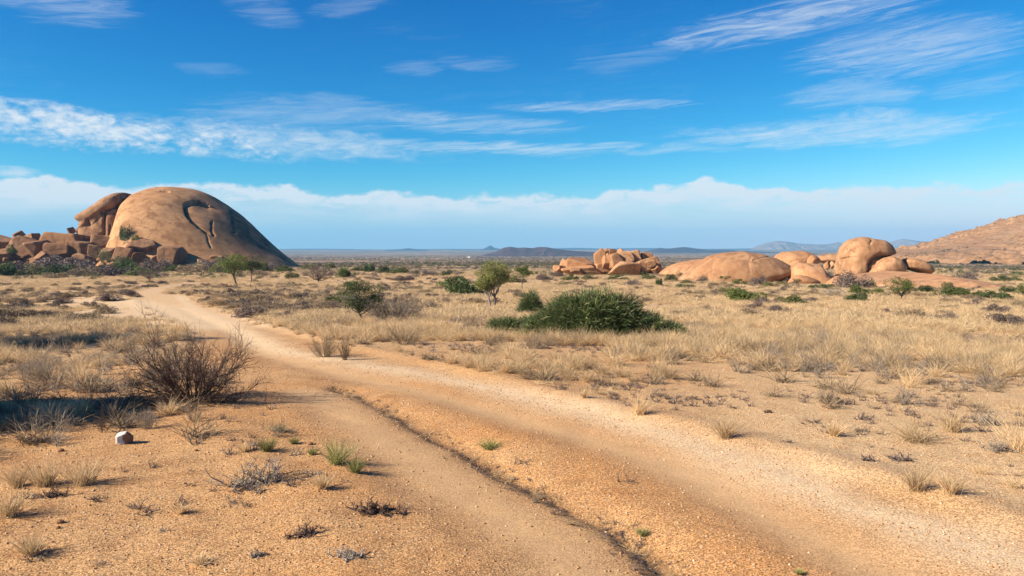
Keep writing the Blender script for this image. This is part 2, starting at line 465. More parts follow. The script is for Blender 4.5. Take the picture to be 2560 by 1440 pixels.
def leaf_mat(name, a, b, trans=0.25, dry=None):
    m, k, out = mat(name)
    at1 = k.n('ShaderNodeAttribute', attribute_name='rnd')
    rnd = k.n('ShaderNodeObjectInfo').outputs['Random']
    col = k.mix(at1.outputs['Fac'], a, b)
    if dry:
        col = k.mix(k.ramp(at1.outputs['Fac'], 0.86, 0.9), col, dry)
    h = k.n('ShaderNodeHueSaturation'); k.put(h.inputs['Color'], col)
    k.put(h.inputs['Value'], k.ramp(rnd, 0, 1, 0.78, 1.22))
    finish(k, out, h.outputs[0], 0.6, None, spec=0.3, trans=trans)
    return m

M_ground = ground_mat()
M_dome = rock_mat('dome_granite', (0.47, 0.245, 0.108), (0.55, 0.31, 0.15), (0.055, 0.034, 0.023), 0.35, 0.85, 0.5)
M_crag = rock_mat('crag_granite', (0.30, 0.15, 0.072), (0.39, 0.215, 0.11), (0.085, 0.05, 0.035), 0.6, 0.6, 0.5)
M_rock = rock_mat('outcrop_granite', (0.44, 0.225, 0.108), (0.50, 0.285, 0.15), (0.17, 0.105, 0.07), 1.0, 0.5, 0.3)
M_hillrock = rock_mat('hillside_granite', (0.37, 0.205, 0.10), (0.43, 0.26, 0.14), (0.12, 0.075, 0.05), 0.25, 0.35, 0.9)
M_farhill = rock_mat('dark_hill', (0.07, 0.038, 0.042), (0.09, 0.055, 0.05), (0.05, 0.035, 0.03), 0.03, 0.2, 0.5)
M_mount = rock_mat('far_mountain', (0.24, 0.17, 0.15), (0.3, 0.22, 0.18), (0.12, 0.09, 0.08), 0.01, 0.3, 0.5)
M_straw = leaf_mat('dry_straw', (0.76, 0.56, 0.33), (0.56, 0.38, 0.19), 0.35)
M_straw_g = leaf_mat('green_straw', (0.40, 0.35, 0.13), (0.20, 0.22, 0.07), 0.3)
M_greytwig = leaf_mat('grey_twig', (0.20, 0.155, 0.12), (0.36, 0.29, 0.22), 0.0)
M_darktwig = leaf_mat('dark_twig', (0.062, 0.036, 0.028), (0.125, 0.075, 0.055), 0.0)
M_paletwig = leaf_mat('bleached_twig', (0.44, 0.38, 0.31), (0.22, 0.17, 0.135), 0.0)
M_scrub = leaf_mat('brown_scrub', (0.24, 0.165, 0.105), (0.38, 0.28, 0.16), 0.1)
M_bark = leaf_mat('bark', (0.085, 0.06, 0.045), (0.15, 0.11, 0.085), 0.0)
M_palebark = leaf_mat('pale_bark', (0.34, 0.30, 0.26), (0.10, 0.075, 0.06), 0.0)
M_green = leaf_mat('green_leaf', (0.085, 0.115, 0.022), (0.17, 0.20, 0.045), 0.25)
M_olive = leaf_mat('olive_leaf', (0.12, 0.125, 0.04), (0.25, 0.225, 0.085), 0.25)
M_darkgreen = leaf_mat('dark_green_leaf', (0.045, 0.07, 0.018), (0.09, 0.12, 0.03), 0.2)
M_broom = leaf_mat('broom_stem', (0.05, 0.078, 0.022), (0.145, 0.185, 0.06), 0.2, (0.38, 0.36, 0.18))
M_yellowgreen = leaf_mat('yellow_green_leaf', (0.22, 0.25, 0.06), (0.40, 0.40, 0.13), 0.3)
M_purple = leaf_mat('purple_twig', (0.115, 0.08, 0.07), (0.20, 0.145, 0.115), 0.0)

def pebble_mat():
    m, k, out = mat('pebble')
    rnd = k.n('ShaderNodeObjectInfo').outputs['Random']
    cr = k.n('ShaderNodeValToRGB'); k.put(cr.inputs[0], rnd)
    e = cr.color_ramp.elements
    e[0].position = 0.0; e[0].color = (0.28, 0.14, 0.07, 1)
    e[1].position = 1.0; e[1].color = (0.66, 0.50, 0.34, 1)
    for p, c in ((0.25, (0.42, 0.21, 0.085, 1)), (0.5, (0.54, 0.31, 0.14, 1)), (0.75, (0.46, 0.25, 0.12, 1)), (0.92, (0.58, 0.38, 0.21, 1))):
        x = e.new(p); x.color = c
    finish(k, out, cr.outputs[0], 0.7, None, spec=0.35)
    return m
M_pebble = pebble_mat()

# ------------------------------------------------------------------ object helpers
def tag(o, label=None, cat=None, group=None, kind=None):
    if label: o['label'] = label
    if cat: o['category'] = cat
    if group: o['group'] = group
    if kind: o['kind'] = kind
    return o

def mesh_np(name, V, Fc, m=None, smooth=True):
    me = bpy.data.meshes.new(name)
    V = np.asarray(V, np.float32).reshape(-1, 3)
    if isinstance(Fc, np.ndarray):
        n, k = Fc.shape
        me.vertices.add(len(V)); me.vertices.foreach_set('co', V.ravel())
        me.loops.add(n * k); me.loops.foreach_set('vertex_index', Fc.astype(np.int32).ravel())
        me.polygons.add(n); me.polygons.foreach_set('loop_start', np.arange(n, dtype=np.int32) * k)
        me.update(calc_edges=True)
    else:
        me.from_pydata(V.tolist(), [], Fc)
    if smooth:
        me.polygons.foreach_set('use_smooth', np.ones(len(me.polygons), bool))
    if m: me.materials.append(m)
    me.update()
    return me

def link(name, me, parent=None, loc=None):
    o = bpy.data.objects.new(name, me)
    C.objects.link(o)
    if parent: o.parent = parent
    if loc is not None: o.location = loc
    return o

def fattr(me, name, vals, domain='POINT'):
    a = me.attributes.new(name, 'FLOAT', domain)
    a.data.foreach_set('value', np.asarray(vals, np.float32))

def empty(name, loc, rz=0.0, scale=1.0):
    o = bpy.data.objects.new(name, None)
    o.location = loc; o.rotation_euler = (0, 0, rz); o.scale = (scale,) * 3
    o.empty_display_size = 0.3
    C.objects.link(o)
    return o

def copy_tree(o, loc, rz, scale, parent=None):
    c = o.copy(); C.objects.link(c)
    c.location = loc; c.rotation_euler = (0, 0, rz)
    c.scale = scale if isinstance(scale, (tuple, list)) else (scale,) * 3
    for ch in list(o.children):
        d = ch.copy(); C.objects.link(d); d.parent = c
    return c

class Buf:
    """collects tubes, ribbons and leaves as triangles/quads with one random value per piece"""
    def __init__(s):
        s.v = []; s.f = []; s.r = []; s.n = 0
    def tube(s, pts, rad, sides=3, rv=None):
        pts = np.asarray(pts, float); k = len(pts)
        rad = np.broadcast_to(np.asarray(rad, float), (k,))
        t = np.gradient(pts, axis=0)
        t /= np.linalg.norm(t, axis=1, keepdims=True) + 1e-9
        up = np.array([0.31, 0.17, 0.93]); 
        a = np.cross(t, up); a /= np.linalg.norm(a, axis=1, keepdims=True) + 1e-9
        b = np.cross(t, a)
        ang = np.arange(sides) * 2 * math.pi / sides
        ring = pts[:, None, :] + rad[:, None, None] * (np.cos(ang)[None, :, None] * a[:, None, :] + np.sin(ang)[None, :, None] * b[:, None, :])
        s.v.append(ring.reshape(-1, 3))
        i = np.arange(k - 1)[:, None] * sides; j = np.arange(sides)[None, :]; j2 = (j + 1) % sides
        q = np.stack([i + j, i + j2, i + sides + j2, i + sides + j], -1).reshape(-1, 4) + s.n
        s.f.append(q); s.n += k * sides
        s.r.append(np.full(k * sides, random.random() if rv is None else rv))
    def ribbons(s, P, W, rv=None):
        """P: (n, k, 3) centre lines, W: (n, k) widths; turned at random about their line"""
        n, k, _ = P.shape
        t = P[:, -1] - P[:, 0]
        rnd = rng.normal(size=(n, 3)); a = np.cross(t, rnd); a /= np.linalg.norm(a, axis=1, keepdims=True) + 1e-9
        L = P - a[:, None] * W[..., None] / 2; R = P + a[:, None] * W[..., None] / 2
        V = np.stack([L, R], 2).reshape(-1, 3)
        base = np.arange(n)[:, None] * (2 * k); j = np.arange(k - 1)[None] * 2
        q = np.stack([base + j, base + j + 1, base + j + 3, base + j + 2], -1).reshape(-1, 4) + s.n
        s.v.append(V); s.f.append(q); s.n += len(V)
        rv = rng.random(n) if rv is None else rv
        s.r.append(np.repeat(rv, 2 * k))
    def leaves(s, P, size, squash=1.0, rv=None):
        n = len(P)
        a = rng.normal(size=(n, 3)); a /= np.linalg.norm(a, axis=1, keepdims=True)
        b = np.cross(a, rng.normal(size=(n, 3))); b /= np.linalg.norm(b, axis=1, keepdims=True) + 1e-9
        sz = np.asarray(size) * rng.uniform(0.6, 1.3, n)
        a = a * sz[:, None]; b = b * sz[:, None] * squash
        V = np.stack([P - a, P - b * .5, P + a, P + b * .5], 1).reshape(-1, 3)
        q = (np.arange(n)[:, None] * 4 + np.arange(4)[None]) + s.n
        s.v.append(V); s.f.append(q); s.n += len(V)
        s.r.append(np.repeat(rng.random(n) if rv is None else rv, 4))
    def mesh(s, name, m, smooth=False):
        me = mesh_np(name, np.concatenate(s.v), np.concatenate(s.f), m, smooth)
        fattr(me, 'rnd', np.concatenate(s.r))
        return me

# ------------------------------------------------------------------ the ground sheet
def build_ground():
    th_d = np.radians(np.arange(-46, 46.01, 0.27))
    th_c = np.radians(np.concatenate([np.arange(46.8, 60, 1.0), np.arange(60, 300, 4.0), np.arange(300, 313.5, 1.0)]))
    th = np.concatenate([th_d, th_c])
    r = np.exp(np.concatenate([np.arange(math.log(1.2), math.log(4), 0.05), np.arange(math.log(4), math.log(60), 0.0068), np.arange(math.log(60), math.log(14000), 0.011)]))
    R, T = np.meshgrid(r, th, indexing='ij')
    X, Y = R * np.sin(T), R * np.cos(T)
    g = fields(X, Y)
    nr, nt = R.shape
    V = np.stack([X, Y, g['z']], -1).reshape(-1, 3)
    i = np.arange(nr - 1)[:, None] * nt; j = np.arange(nt)[None]; j2 = (j + 1) % nt
    q = np.stack([i + j, i + nt + j, i + nt + j2, i + j2], -1).reshape(-1, 4)[:, ::-1]
    rr = g['r'].ravel()
    far = sstep(150, 420, rr + 120 * fbm2(X.ravel(), Y.ravel(), 0.02, 3, 77)) * (1 - 0.0)
    cover = np.maximum(sstep(12, 30, rr), sstep(0.0, 0.4, X.ravel() / np.maximum(Y.ravel(), 0.5)) * sstep(4, 9, rr)) * (1 - g['road'].ravel())
    m1 = np.stack([g['rut'].ravel(), g['white'].ravel(), g['red'].ravel(), np.ones(rr.shape)], -1)
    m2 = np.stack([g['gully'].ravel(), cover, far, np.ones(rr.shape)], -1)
    roadf = g['road'].ravel()[q].mean(1) > 0.35
    # centre fan under the camera
    def part(name, faces, extra=None):
        used = np.unique(faces)
        mp = np.zeros(len(V), np.int64); mp[used] = np.arange(len(used))
        me = mesh_np(name, V[used], mp[faces], M_ground)
        for nm, arr in (('mask', m1), ('mask2', m2)):
            a = me.attributes.new(nm, 'FLOAT_COLOR', 'POINT')
            a.data.foreach_set('color', arr[used].astype(np.float32).ravel())
        o = link(name, me)
        tag(o, kind='structure')
        return o
    rd = part('dirt_road', q[roadf])
    gr = part('ground', q[~roadf])
    # close the hole under the camera
    cz = [V[k] for k in range(nt)]
    me = mesh_np('ground_under_camera', np.vstack([cz, [[0, 0, float(np.mean([c[2] for c in cz]))]]]),
                 [[k, (k + 1) % nt, nt] for k in range(nt)], M_ground)
    for nm in ('mask', 'mask2'):
        me.attributes.new(nm, 'FLOAT_COLOR', 'POINT')
    tag(link('ground', me), kind='structure')
build_ground()

# ------------------------------------------------------------------ rocks
def ico(sub):
    bm = bmesh.new(); bmesh.ops.create_icosphere(bm, subdivisions=sub, radius=1.0)
    V = np.array([v.co[:] for v in bm.verts]); Fc = np.array([[v.index for v in f.verts] for f in bm.faces])
    bm.free()
    return V, Fc
_ico = {s: ico(s) for s in (2, 3, 4, 5, 6, 7, 8)}

def poly_dist(px, py, L):
    s, t = sdist(np.asarray(px), np.asarray(py), np.asarray(L, float))
    return s, t

def outline_rock(name, pts, Y, thick, m, center=None, sub=5, amp=0.03, freq=None, box=0.75, grooves=(), stain=None, seed=0, parent=None, lean=0.0):
    """a boulder whose outline at its own distance is given in photo pixels; `thick` metres half depth"""
    W = np.array([at(p[0], p[1], Y) for p in pts])
    cx, cy = center if center else (np.mean([p[0] for p in pts]), np.mean([p[1] for p in pts]))
    c0 = np.array(at(cx, cy, Y))
    d = W - c0
    # outline radius by angle, from the polygon's edges
    ph = np.linspace(-math.pi, math.pi, 361)
    rad = np.zeros(361)
    P2 = d[:, [0, 2]]
    for i, a in enumerate(ph):
        u = np.array([math.cos(a), math.sin(a)]); best = 0
        for k in range(len(P2)):
            p, q = P2[k], P2[(k + 1) % len(P2)]
            e = q - p; den = u[0] * e[1] - u[1] * e[0]
            if abs(den) < 1e-12: continue
            t = (p[0] * e[1] - p[1] * e[0]) / den; s_ = (p[0] * u[1] - p[1] * u[0]) / den
            if t > 0 and -1e-6 <= s_ <= 1 + 1e-6: best = max(best, t)
        rad[i] = best
    kk = np.exp(-0.5 * (np.arange(-8, 9) / 2.6) ** 2); kk /= kk.sum()
    rad = np.convolve(np.concatenate([rad[-9:-1], rad, rad[1:9]]), kk, 'valid')
    V, Fc = _ico[sub]
    ang = np.arctan2(V[:, 2], V[:, 0]); rho = np.hypot(V[:, 0], V[:, 2])
    R = np.interp(ang, ph, rad)
    rr = np.clip(rho, 0, 1) ** box
    out = np.stack([R * rr * np.cos(ang), V[:, 1] * thick, R * rr * np.sin(ang)], -1)
    out[:, 1] += lean * out[:, 2]
    size = rad.max()
    fr = freq or 1.6 / size
    nrm_ = out / (np.linalg.norm(out, axis=1, keepdims=True) + 1e-9)
    nz = fbm3(out + seed * 13.7 + c0, fr, 4, seed)
    out = out + nrm_ * (nz * amp * size)[:, None]
    Wd = out + c0
    st = np.zeros(len(V))
    px, py = project(Wd[:, 0], Wd[:, 1], Wd[:, 2])
    front = sstep(0.25, -0.1, V[:, 1]) if False else (V[:, 1] < 0.3).astype(float)
    disp = np.zeros(len(V))
    for gspec in grooves:
        line, wpx, depth = gspec[:3]
        s_, t_ = poly_dist(px, py, line)
        ends = sstep(0, 0.08, t_) * (1 - sstep(0.9, 1.0, t_)) if len(gspec) < 5 else 1.0
        wv_ = 1 + 0.5 * fbm2(px * 1.0, py * 1.0, 0.09, 3, seed + 3)
        disp -= depth * np.exp(-((s_ + 1.5 * fbm2(px, py, 0.12, 2, 8)) / (wpx * wv_)) ** 2) * wv_ * ends * front
        if len(gspec) > 3 and gspec[3]:
            # a shell of rock broken off on the right-hand side of the line
            disp -= gspec[3] * sstep(-1, 2, s_) * np.exp(-np.maximum(s_, 0) / (wpx * 6)) * ends * front
    Wd = Wd + nrm_ * disp[:, None]
    if stain:
        for (sx, sy, sr_, sa) in stain:
            st = np.maximum(st, sa * np.exp(-((px - sx) ** 2 + (py - sy) ** 2) / sr_ ** 2))
    base = np.array([c0[0], c0[1], Wd[:, 2].min()])
    me = mesh_np(name, Wd - base, Fc, m)
    fattr(me, 'stain', st)
    o = link(name, me, parent, base if parent is None else base - np.array(parent.location))
    return o

def boulder(x0, y0, x1, y1, Y, m, seed, name='boulder', facets=9, tilt=0.0, depth=1.0, sub=4, amp=0.03, hard=10, parent=None):
    """a free boulder filling the given box of photo pixels at distance Y"""
    rs = np.random.default_rng(seed)
    V, Fc = _ico[sub]
    facets = facets + 5
    n = rs.normal(size=(facets, 3))
    h = rs.uniform(0.6, 0.9, facets)
    if hard > 20:
        from mathutils import Quaternion
        qm = np.array(Quaternion(rs.normal(size=4)).normalized().to_matrix()) if facets % 2 else np.eye(3)
        n[:6] = np.vstack([qm, -qm]) + rs.normal(size=(6, 3)) * 0.22
        h[:6] = rs.uniform(0.42, 0.62, 6); h[6:] = rs.uniform(0.62, 0.85, facets - 6)
    n /= np.linalg.norm(n, axis=1, keepdims=True)
    dots = np.maximum(V @ n.T, 1e-3) / h
    r = 1.0 / (np.sum(dots ** hard, axis=1) + 1.0) ** (1.0 / hard)
    out = V * r[:, None]
    out += V * (fbm3(out + seed, 1.6, 4, seed) * amp)[:, None]
    c, s = math.cos(tilt), math.sin(tilt)
    out = out @ np.array([[c, 0, -s], [0, 1, 0], [s, 0, c]])
    lo, hi_ = out.min(0), out.max(0)
    out = (out - (lo + hi_) / 2) / ((hi_ - lo) / 2)
    a, b = at(x0, y1, Y), at(x1, y0, Y)
    hw, hh = (b.x - a.x) / 2, (b.z - a.z) / 2
    dp = (hw + hh) / 2 * depth
    out = out * np.array([hw, dp, hh])
    cc = np.array([(a.x + b.x) / 2, Y, (a.z + b.z) / 2])
    base = cc - np.array([0, 0, hh])
    me = mesh_np(name, out + [0, 0, hh], Fc, m)
    fattr(me, 'stain', np.zeros(len(V)))
    return link(name, me, parent, base if parent is None else base - np.array(parent.location))

# --- the great dome on the left
DY = 480
crack = [(521, 513), (500, 505), (480, 503), (461, 511), (460, 520), (466, 540), (476, 551), (490, 563), (505, 576), (515, 583)]
dome = outline_rock('granite_dome',
    [(323, 492), (335, 473), (360, 463), (385, 460), (415, 461), (445, 466), (480, 479), (520, 502), (560, 527), (590, 550), (625, 580), (660, 610), (700, 640), (735, 662), (775, 690), (700, 740), (500, 760), (330, 740), (290, 700), (312, 640), (322, 560)],
    DY, 62, M_dome, center=(455, 640), sub=8, amp=0.018, box=0.80, seed=3,
    grooves=[(crack, 1.7, 2.6, 1.9, 1), ([(529, 551), (530, 575), (537, 592)], 1.9, 2.2), ([(575, 520), (583, 560), (586, 585)], 3, 1.6),
             ([(515, 583), (522, 605), (529, 622)], 1.6, 0.9), 
             ([(400, 476), (425, 479)], 2, 0.9)],
    stain=[(500, 508, 18, 0.8), (545, 560, 26, 0.75), (580, 550, 30, 0.8), (585, 585, 14, 0.7), (620, 585, 38, 1.0), (660, 615, 34, 1.0), (590, 560, 34, 0.9), (540, 500, 24, 0.65), (700, 645, 22, 0.9), (545, 590, 12, 0.5)], lean=0.6)
tag(dome, 'huge smooth brown granite dome with a curved crack on its upper flank', 'rock dome')

crag = empty('rock_crag', (at(270, 660, DY - 10)))
tag(crag, 'craggy brown shoulder with beak-like brow against the great dome', 'rock crag')
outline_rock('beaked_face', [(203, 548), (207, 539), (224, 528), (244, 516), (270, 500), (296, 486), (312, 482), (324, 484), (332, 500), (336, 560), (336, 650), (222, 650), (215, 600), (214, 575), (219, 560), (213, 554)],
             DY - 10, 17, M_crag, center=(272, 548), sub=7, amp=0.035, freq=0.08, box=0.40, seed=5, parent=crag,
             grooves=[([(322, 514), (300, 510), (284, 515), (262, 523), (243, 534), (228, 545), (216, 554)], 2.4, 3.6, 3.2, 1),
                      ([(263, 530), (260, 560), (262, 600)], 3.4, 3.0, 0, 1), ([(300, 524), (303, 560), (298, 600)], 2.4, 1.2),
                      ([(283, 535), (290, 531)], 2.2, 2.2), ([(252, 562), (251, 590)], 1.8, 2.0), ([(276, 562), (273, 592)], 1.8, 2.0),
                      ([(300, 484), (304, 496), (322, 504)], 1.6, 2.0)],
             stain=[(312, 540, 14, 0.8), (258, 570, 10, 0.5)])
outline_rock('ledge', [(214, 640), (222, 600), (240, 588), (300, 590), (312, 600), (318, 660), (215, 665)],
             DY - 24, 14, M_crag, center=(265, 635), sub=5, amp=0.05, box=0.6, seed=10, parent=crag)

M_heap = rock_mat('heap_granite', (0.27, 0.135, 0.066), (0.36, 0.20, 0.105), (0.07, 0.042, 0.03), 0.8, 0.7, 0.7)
left_boulders = [  # x0, y0, x1, y1, Y, seed, facets, tilt, label
    (170, 567, 192, 588, 466, 11, 4, 0, 'round brown boulder perched at the left end below the beak'),
    (199, 552, 219, 575, 466, 12, 5, 0, 'larger of two boulders wedged right under the beak of the crag'),
    (191, 569, 206, 588, 464, 13, 4, 0, 'small upright stone between the round boulder and the crag'),
    (205, 569, 221, 588, 462, 14, 4, 0, 'small stone wedged low against the crag beneath the beak'),
    (120, 582, 236, 628, 440, 15, 9, -0.08, 'long flat-topped slab with a sunlit top in the heap left of the crag'),
    (174, 600, 226, 642, 430, 16, 10, 0.0, 'dark-fronted block under the long flat-topped slab'),
    (222, 588, 281, 622, 436, 17, 8, 0.18, 'wedge-shaped slab with shaded front below the crag'),
    (276, 590, 304, 618, 440, 18, 9, 0.5, 'upright pointed stone beside the green bush in the cleft'),
    (292, 602, 338, 632, 430, 19, 9, 0.1, 'angular brown boulder just below the green bush in the cleft'),
    (328, 598, 393, 642, 424, 26, 8, -0.15, 'big angular boulder with bright left face and dark right face before the dome'),
    (287, 618, 334, 656, 418, 21, 8, 0.35, 'sunlit tilted boulder in front of the angular ones'),
    (404, 616, 460, 668, 416, 22, 9, -0.1, 'tall brown boulder with a dark hollow standing at the dome foot'),
    (388, 614, 418, 634, 430, 23, 8, 0.2, 'shadowed stone in the gap before the dome foot'),
    (495, 648, 522, 672, 416, 24, 6, 0, 'pale rounded boulder alone at the dome foot among shrubs'),
    (524, 639, 562, 658, 430, 25, 7, 0.1, 'flat rock flake leaning on the dome foot'),
    (31, 592, 112, 642, 440, 26, 9, 0.45, 'large tilted brown slab at the left end of the heap'),
    (73, 601, 131, 642, 430, 27, 10, 0.35, 'steep block leaning on the tilted slab at the left'),
    (128, 608, 180, 640, 428, 28, 9, 0.1, 'broken block under the left end of the flat-topped slab'),
    (-50, 588, 44, 650, 470, 29, 5, 0.1, 'smooth low brown rock cut off by the left picture edge'),
    (36, 577, 66, 600, 462, 30, 6, 0, 'cap stone on top of the far-left rock heap'),
    (56, 584, 102, 614, 456, 31, 8, 0.15, 'dark rounded block behind the tilted slab at far left'),
    (30, 590, 62, 618, 452, 32, 8, 0.0, 'dark block under the cap stone at far left'),
    (104, 588, 140, 612, 448, 33, 8, 0.0, 'flat stone between the tilted slab and the flat-topped slab'),
    (188, 634, 230, 656, 415, 34, 6, 0, 'pale low boulder at the very foot of the heap'),
    (228, 612, 262, 640, 424, 35, 9, 0.2, 'shaded block below the wedge-shaped slab'),
    (256, 620, 292, 646, 420, 36, 8, -0.2, 'brown block left of the sunlit tilted boulder'),
    (-40, 622, 30, 660, 430, 37, 8, 0.1, 'rubble block at the lower left picture edge of the heap'),
    (90, 628, 130, 650, 420, 38, 8, 0.1, 'low brown block at the foot of the steep leaning block'),
    (330, 632, 362, 652, 414, 39, 8, 0.1, 'small brown boulder under the big angular boulder'),
    (376, 636, 400, 656, 412, 40, 8, 0.3, 'small pale flake leaning beside the tall boulder'),
]
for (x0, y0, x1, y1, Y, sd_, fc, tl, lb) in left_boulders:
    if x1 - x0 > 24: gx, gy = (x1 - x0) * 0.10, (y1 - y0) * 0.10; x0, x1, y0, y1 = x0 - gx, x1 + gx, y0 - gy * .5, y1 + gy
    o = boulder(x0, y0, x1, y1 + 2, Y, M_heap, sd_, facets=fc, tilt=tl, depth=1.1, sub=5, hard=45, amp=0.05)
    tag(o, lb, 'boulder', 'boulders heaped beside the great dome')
base_l = outline_rock('rock_base', [(-120, 640), (-20, 632), (60, 628), (150, 622), (240, 616), (320, 620), (400, 634), (470, 652), (500, 690), (300, 720), (-100, 720)], 452, 22, M_crag, center=(200, 680), sub=6, amp=0.03, box=0.6, seed=45)
base_l.name = 'bedrock'; tag(base_l, kind='structure')
# smaller filler rubble of the heap
def near_name(cx, cy):
    q = min(left_boulders, key=lambda t: ((t[0] + t[2]) / 2 - cx) ** 2 + 2.5 * ((t[1] + t[3]) / 2 - cy) ** 2)
    return q[8]
sized = ['tiny', 'small', 'fist-like', 'flat', 'angular', 'pale', 'dark', 'tilted']
seen_lab = set()
for k in range(95):
    cx = rng.uniform(-30, 430); cy = rng.uniform(612, 668) + (0 if cx < 300 else 14)
    s_ = rng.uniform(4, 13) * rng.uniform(0.7, 1.1)
    o = boulder(cx - s_, cy - s_ * .6, cx + s_, cy + s_ * .6, 470 - (cy - 600) * 0.9, M_heap, 200 + k, facets=8, tilt=rng.uniform(-.4, .4), sub=3, hard=24)
    base_w = ' '.join(near_name(cx, cy).split()[:8])
    side_w = ('left of' if k % 2 else 'right of')
    ad = 'small' if s_ < 8 else 'mid-sized'
    tag(o, f'{ad} rubble stone close to the {base_w}', 'rubble stone', f'{ad} rubble by the {base_w}')

# --- the boulder pile in the middle distance
MY = 252
mid = [
    (1418, 643, 1488, 682, MY, 51, 5, 0.0, 'broad rounded boulder on the left of the middle pile'),
    (1400, 646, 1424, 672, MY + 2, 52, 6, 0.2, 'nose-shaped stone at the left tip of the broad boulder'),
    (1384, 663, 1408, 684, MY - 2, 53, 6, 0.35, 'small separate wedge boulder at the far left of the middle pile'),
    (1408, 662, 1496, 698, MY - 4, 54, 6, 0.05, 'low sloping rock apron under the broad boulder'),
    (1426, 670, 1458, 686, MY - 9, 55, 5, 0.0, 'egg-shaped boulder lying before the low apron'),
    (1486, 620, 1511, 674, MY + 1, 56, 7, 0.12, 'tall narrow boulder leaning left in the middle pile'),
    (1506, 638, 1525, 672, MY - 2, 57, 8, 0.0, 'rectangular block in the centre of the middle pile'),
    (1521, 632, 1563, 670, MY - 3, 58, 7, -0.3, 'large wedge boulder bright in the sun in the middle pile'),
    (1503, 621, 1522, 636, MY + 4, 59, 8, 0.0, 'left one of the two stones topping the middle pile'),
    (1522, 622, 1543, 638, MY + 4, 60, 9, 0.0, 'right one of the two dark stones topping the middle pile'),
    (1541, 621, 1567, 640, MY + 3, 61, 6, 0.3, 'oval stone on top between the dark stones and the big round boulder'),
    (1548, 627, 1584, 655, MY, 62, 5, -0.3, 'big round boulder with shaded right side in the middle pile'),
    (1577, 624, 1602, 656, MY + 1, 63, 5, 0.0, 'upright rounded boulder standing at the right of the middle pile'),
    (1604, 630, 1629, 650, MY + 2, 64, 7, 0.1, 'dark capped stone at the right crest of the middle pile'),
    (1590, 640, 1648, 684, MY, 65, 7, -0.35, 'sloping slab on the right flank of the middle pile'),
    (1526, 653, 1596, 692, MY - 8, 66, 7, 0.22, 'broad sunlit ramp boulder at the front of the middle pile'),
    (1561, 645, 1585, 662, MY - 3, 67, 6, 0.1, 'small stone between the ramp boulder and the big round one'),
    (1596, 654, 1614, 680, MY - 7, 68, 5, 0.0, 'small upright boulder in the dark gap at the right'),
    (1630, 662, 1654, 682, MY - 4, 69, 8, 0.0, 'last low block at the right foot of the middle pile'),
    (1486, 655, 1530, 684, MY - 1, 70, 7, 0.0, 'shaded base block below the tall narrow boulder'),
    (1570, 656, 1640, 690, MY + 3, 71, 6, 0.0, 'base rock behind the small upright boulder'),
    (1496, 628, 1550, 668, MY + 9, 72, 6, 0.0, 'rear boulder filling the back of the middle pile'),
    (1612, 648, 1638, 668, MY - 4, 73, 8, -0.3, 'cracked block on the right flank slab'),
]
for (x0, y0, x1, y1, Y, sd_, fc, tl, lb) in mid:
    gx, gy = (x1 - x0) * 0.08, (y1 - y0) * 0.08; x0, x1, y0, y1 = x0 - gx, x1 + gx, y0, y1 + gy
    o = boulder(x0, y0, x1, y1, Y, M_rock, sd_, facets=fc, tilt=tl, depth=0.9, sub=5, hard=22, amp=0.05)
    tag(o, lb, 'boulder', 'boulders of the pile in the middle distance')

# --- the long whaleback and its neighbours
whale = outline_rock('whaleback_rock', [(1690, 703), (1720, 678), (1748, 657), (1776, 640), (1815, 631), (1857, 627), (1906, 634), (1941, 645), (1966, 659), (1996, 680), (1990, 686), (1972, 688), (1950, 697), (1935, 712), (1850, 728), (1700, 722)],
    186, 9.5, M_rock, center=(1850, 688), sub=7, amp=0.018, freq=0.12, box=0.72, seed=80,
    grooves=[([(1786, 640), (1780, 665), (1778, 690)], 2.5, 0.14), ([(1880, 640), (1872, 655), (1876, 690)], 3, 0.10), ([(1935, 640), (1905, 644), (1880, 652)], 1.6, 0.2)],
    stain=[(1826, 655, 8, 0.3)], lean=0.2)
tag(whale, 'long smooth whaleback rock with an overhanging right tip', 'rock dome')
slab2 = outline_rock('rock_slab', [(1930, 660), (1946, 636), (1962, 629), (2005, 627), (2026, 633), (2036, 640), (2030, 665), (1990, 690), (1940, 690)], 205, 7, M_rock, center=(1985, 658), sub=5, amp=0.03, seed=81,
    grooves=[([(1945, 640), (1975, 655), (2000, 650)], 2, 0.5)])
tag(slab2, 'flat-topped slab rising behind the right tip of the whaleback', 'rock slab')
slab3 = outline_rock('rock_slab', [(1976, 700), (1985, 668), (2010, 657), (2050, 660), (2062, 680), (2082, 704), (2110, 720), (2060, 732), (1985, 728)], 178, 6, M_rock, center=(2035, 702), sub=5, amp=0.03, seed=82,
    grooves=[([(1990, 690), (2030, 690), (2060, 708)], 2, 0.35), ([(2010, 662), (2014, 680)], 2, 0.3)], lean=0.5)
tag(slab3, 'sloping pale slab between the whaleback and the mushroom rock', 'rock slab')
right_b = [
    (2020, 638, 2052, 664, 196, 83, 8, 0.0, 'knobbly stone on top of the sloping pale slab'),
    (1942, 704, 1974, 722, 172, 84, 6, 0.1, 'low round boulder under the overhanging tip of the whaleback'),
    (1970, 688, 2052, 724, 170, 85, 5, 0.05, 'low smooth boulder in front of the sloping pale slab'),
    (2060, 652, 2076, 674, 228, 86, 5, 0.0, 'leftmost of three small pillars left of the mushroom rock'),
    (2074, 653, 2088, 673, 230, 87, 5, 0.0, 'middle one of three small pillars left of the mushroom rock'),
    (2086, 652, 2102, 673, 228, 88, 5, 0.0, 'rightmost of three small pillars left of the mushroom rock'),
    (2040, 636, 2130, 662, 262, 91, 4, 0.0, 'low smooth rock behind the three small pillars'),
]
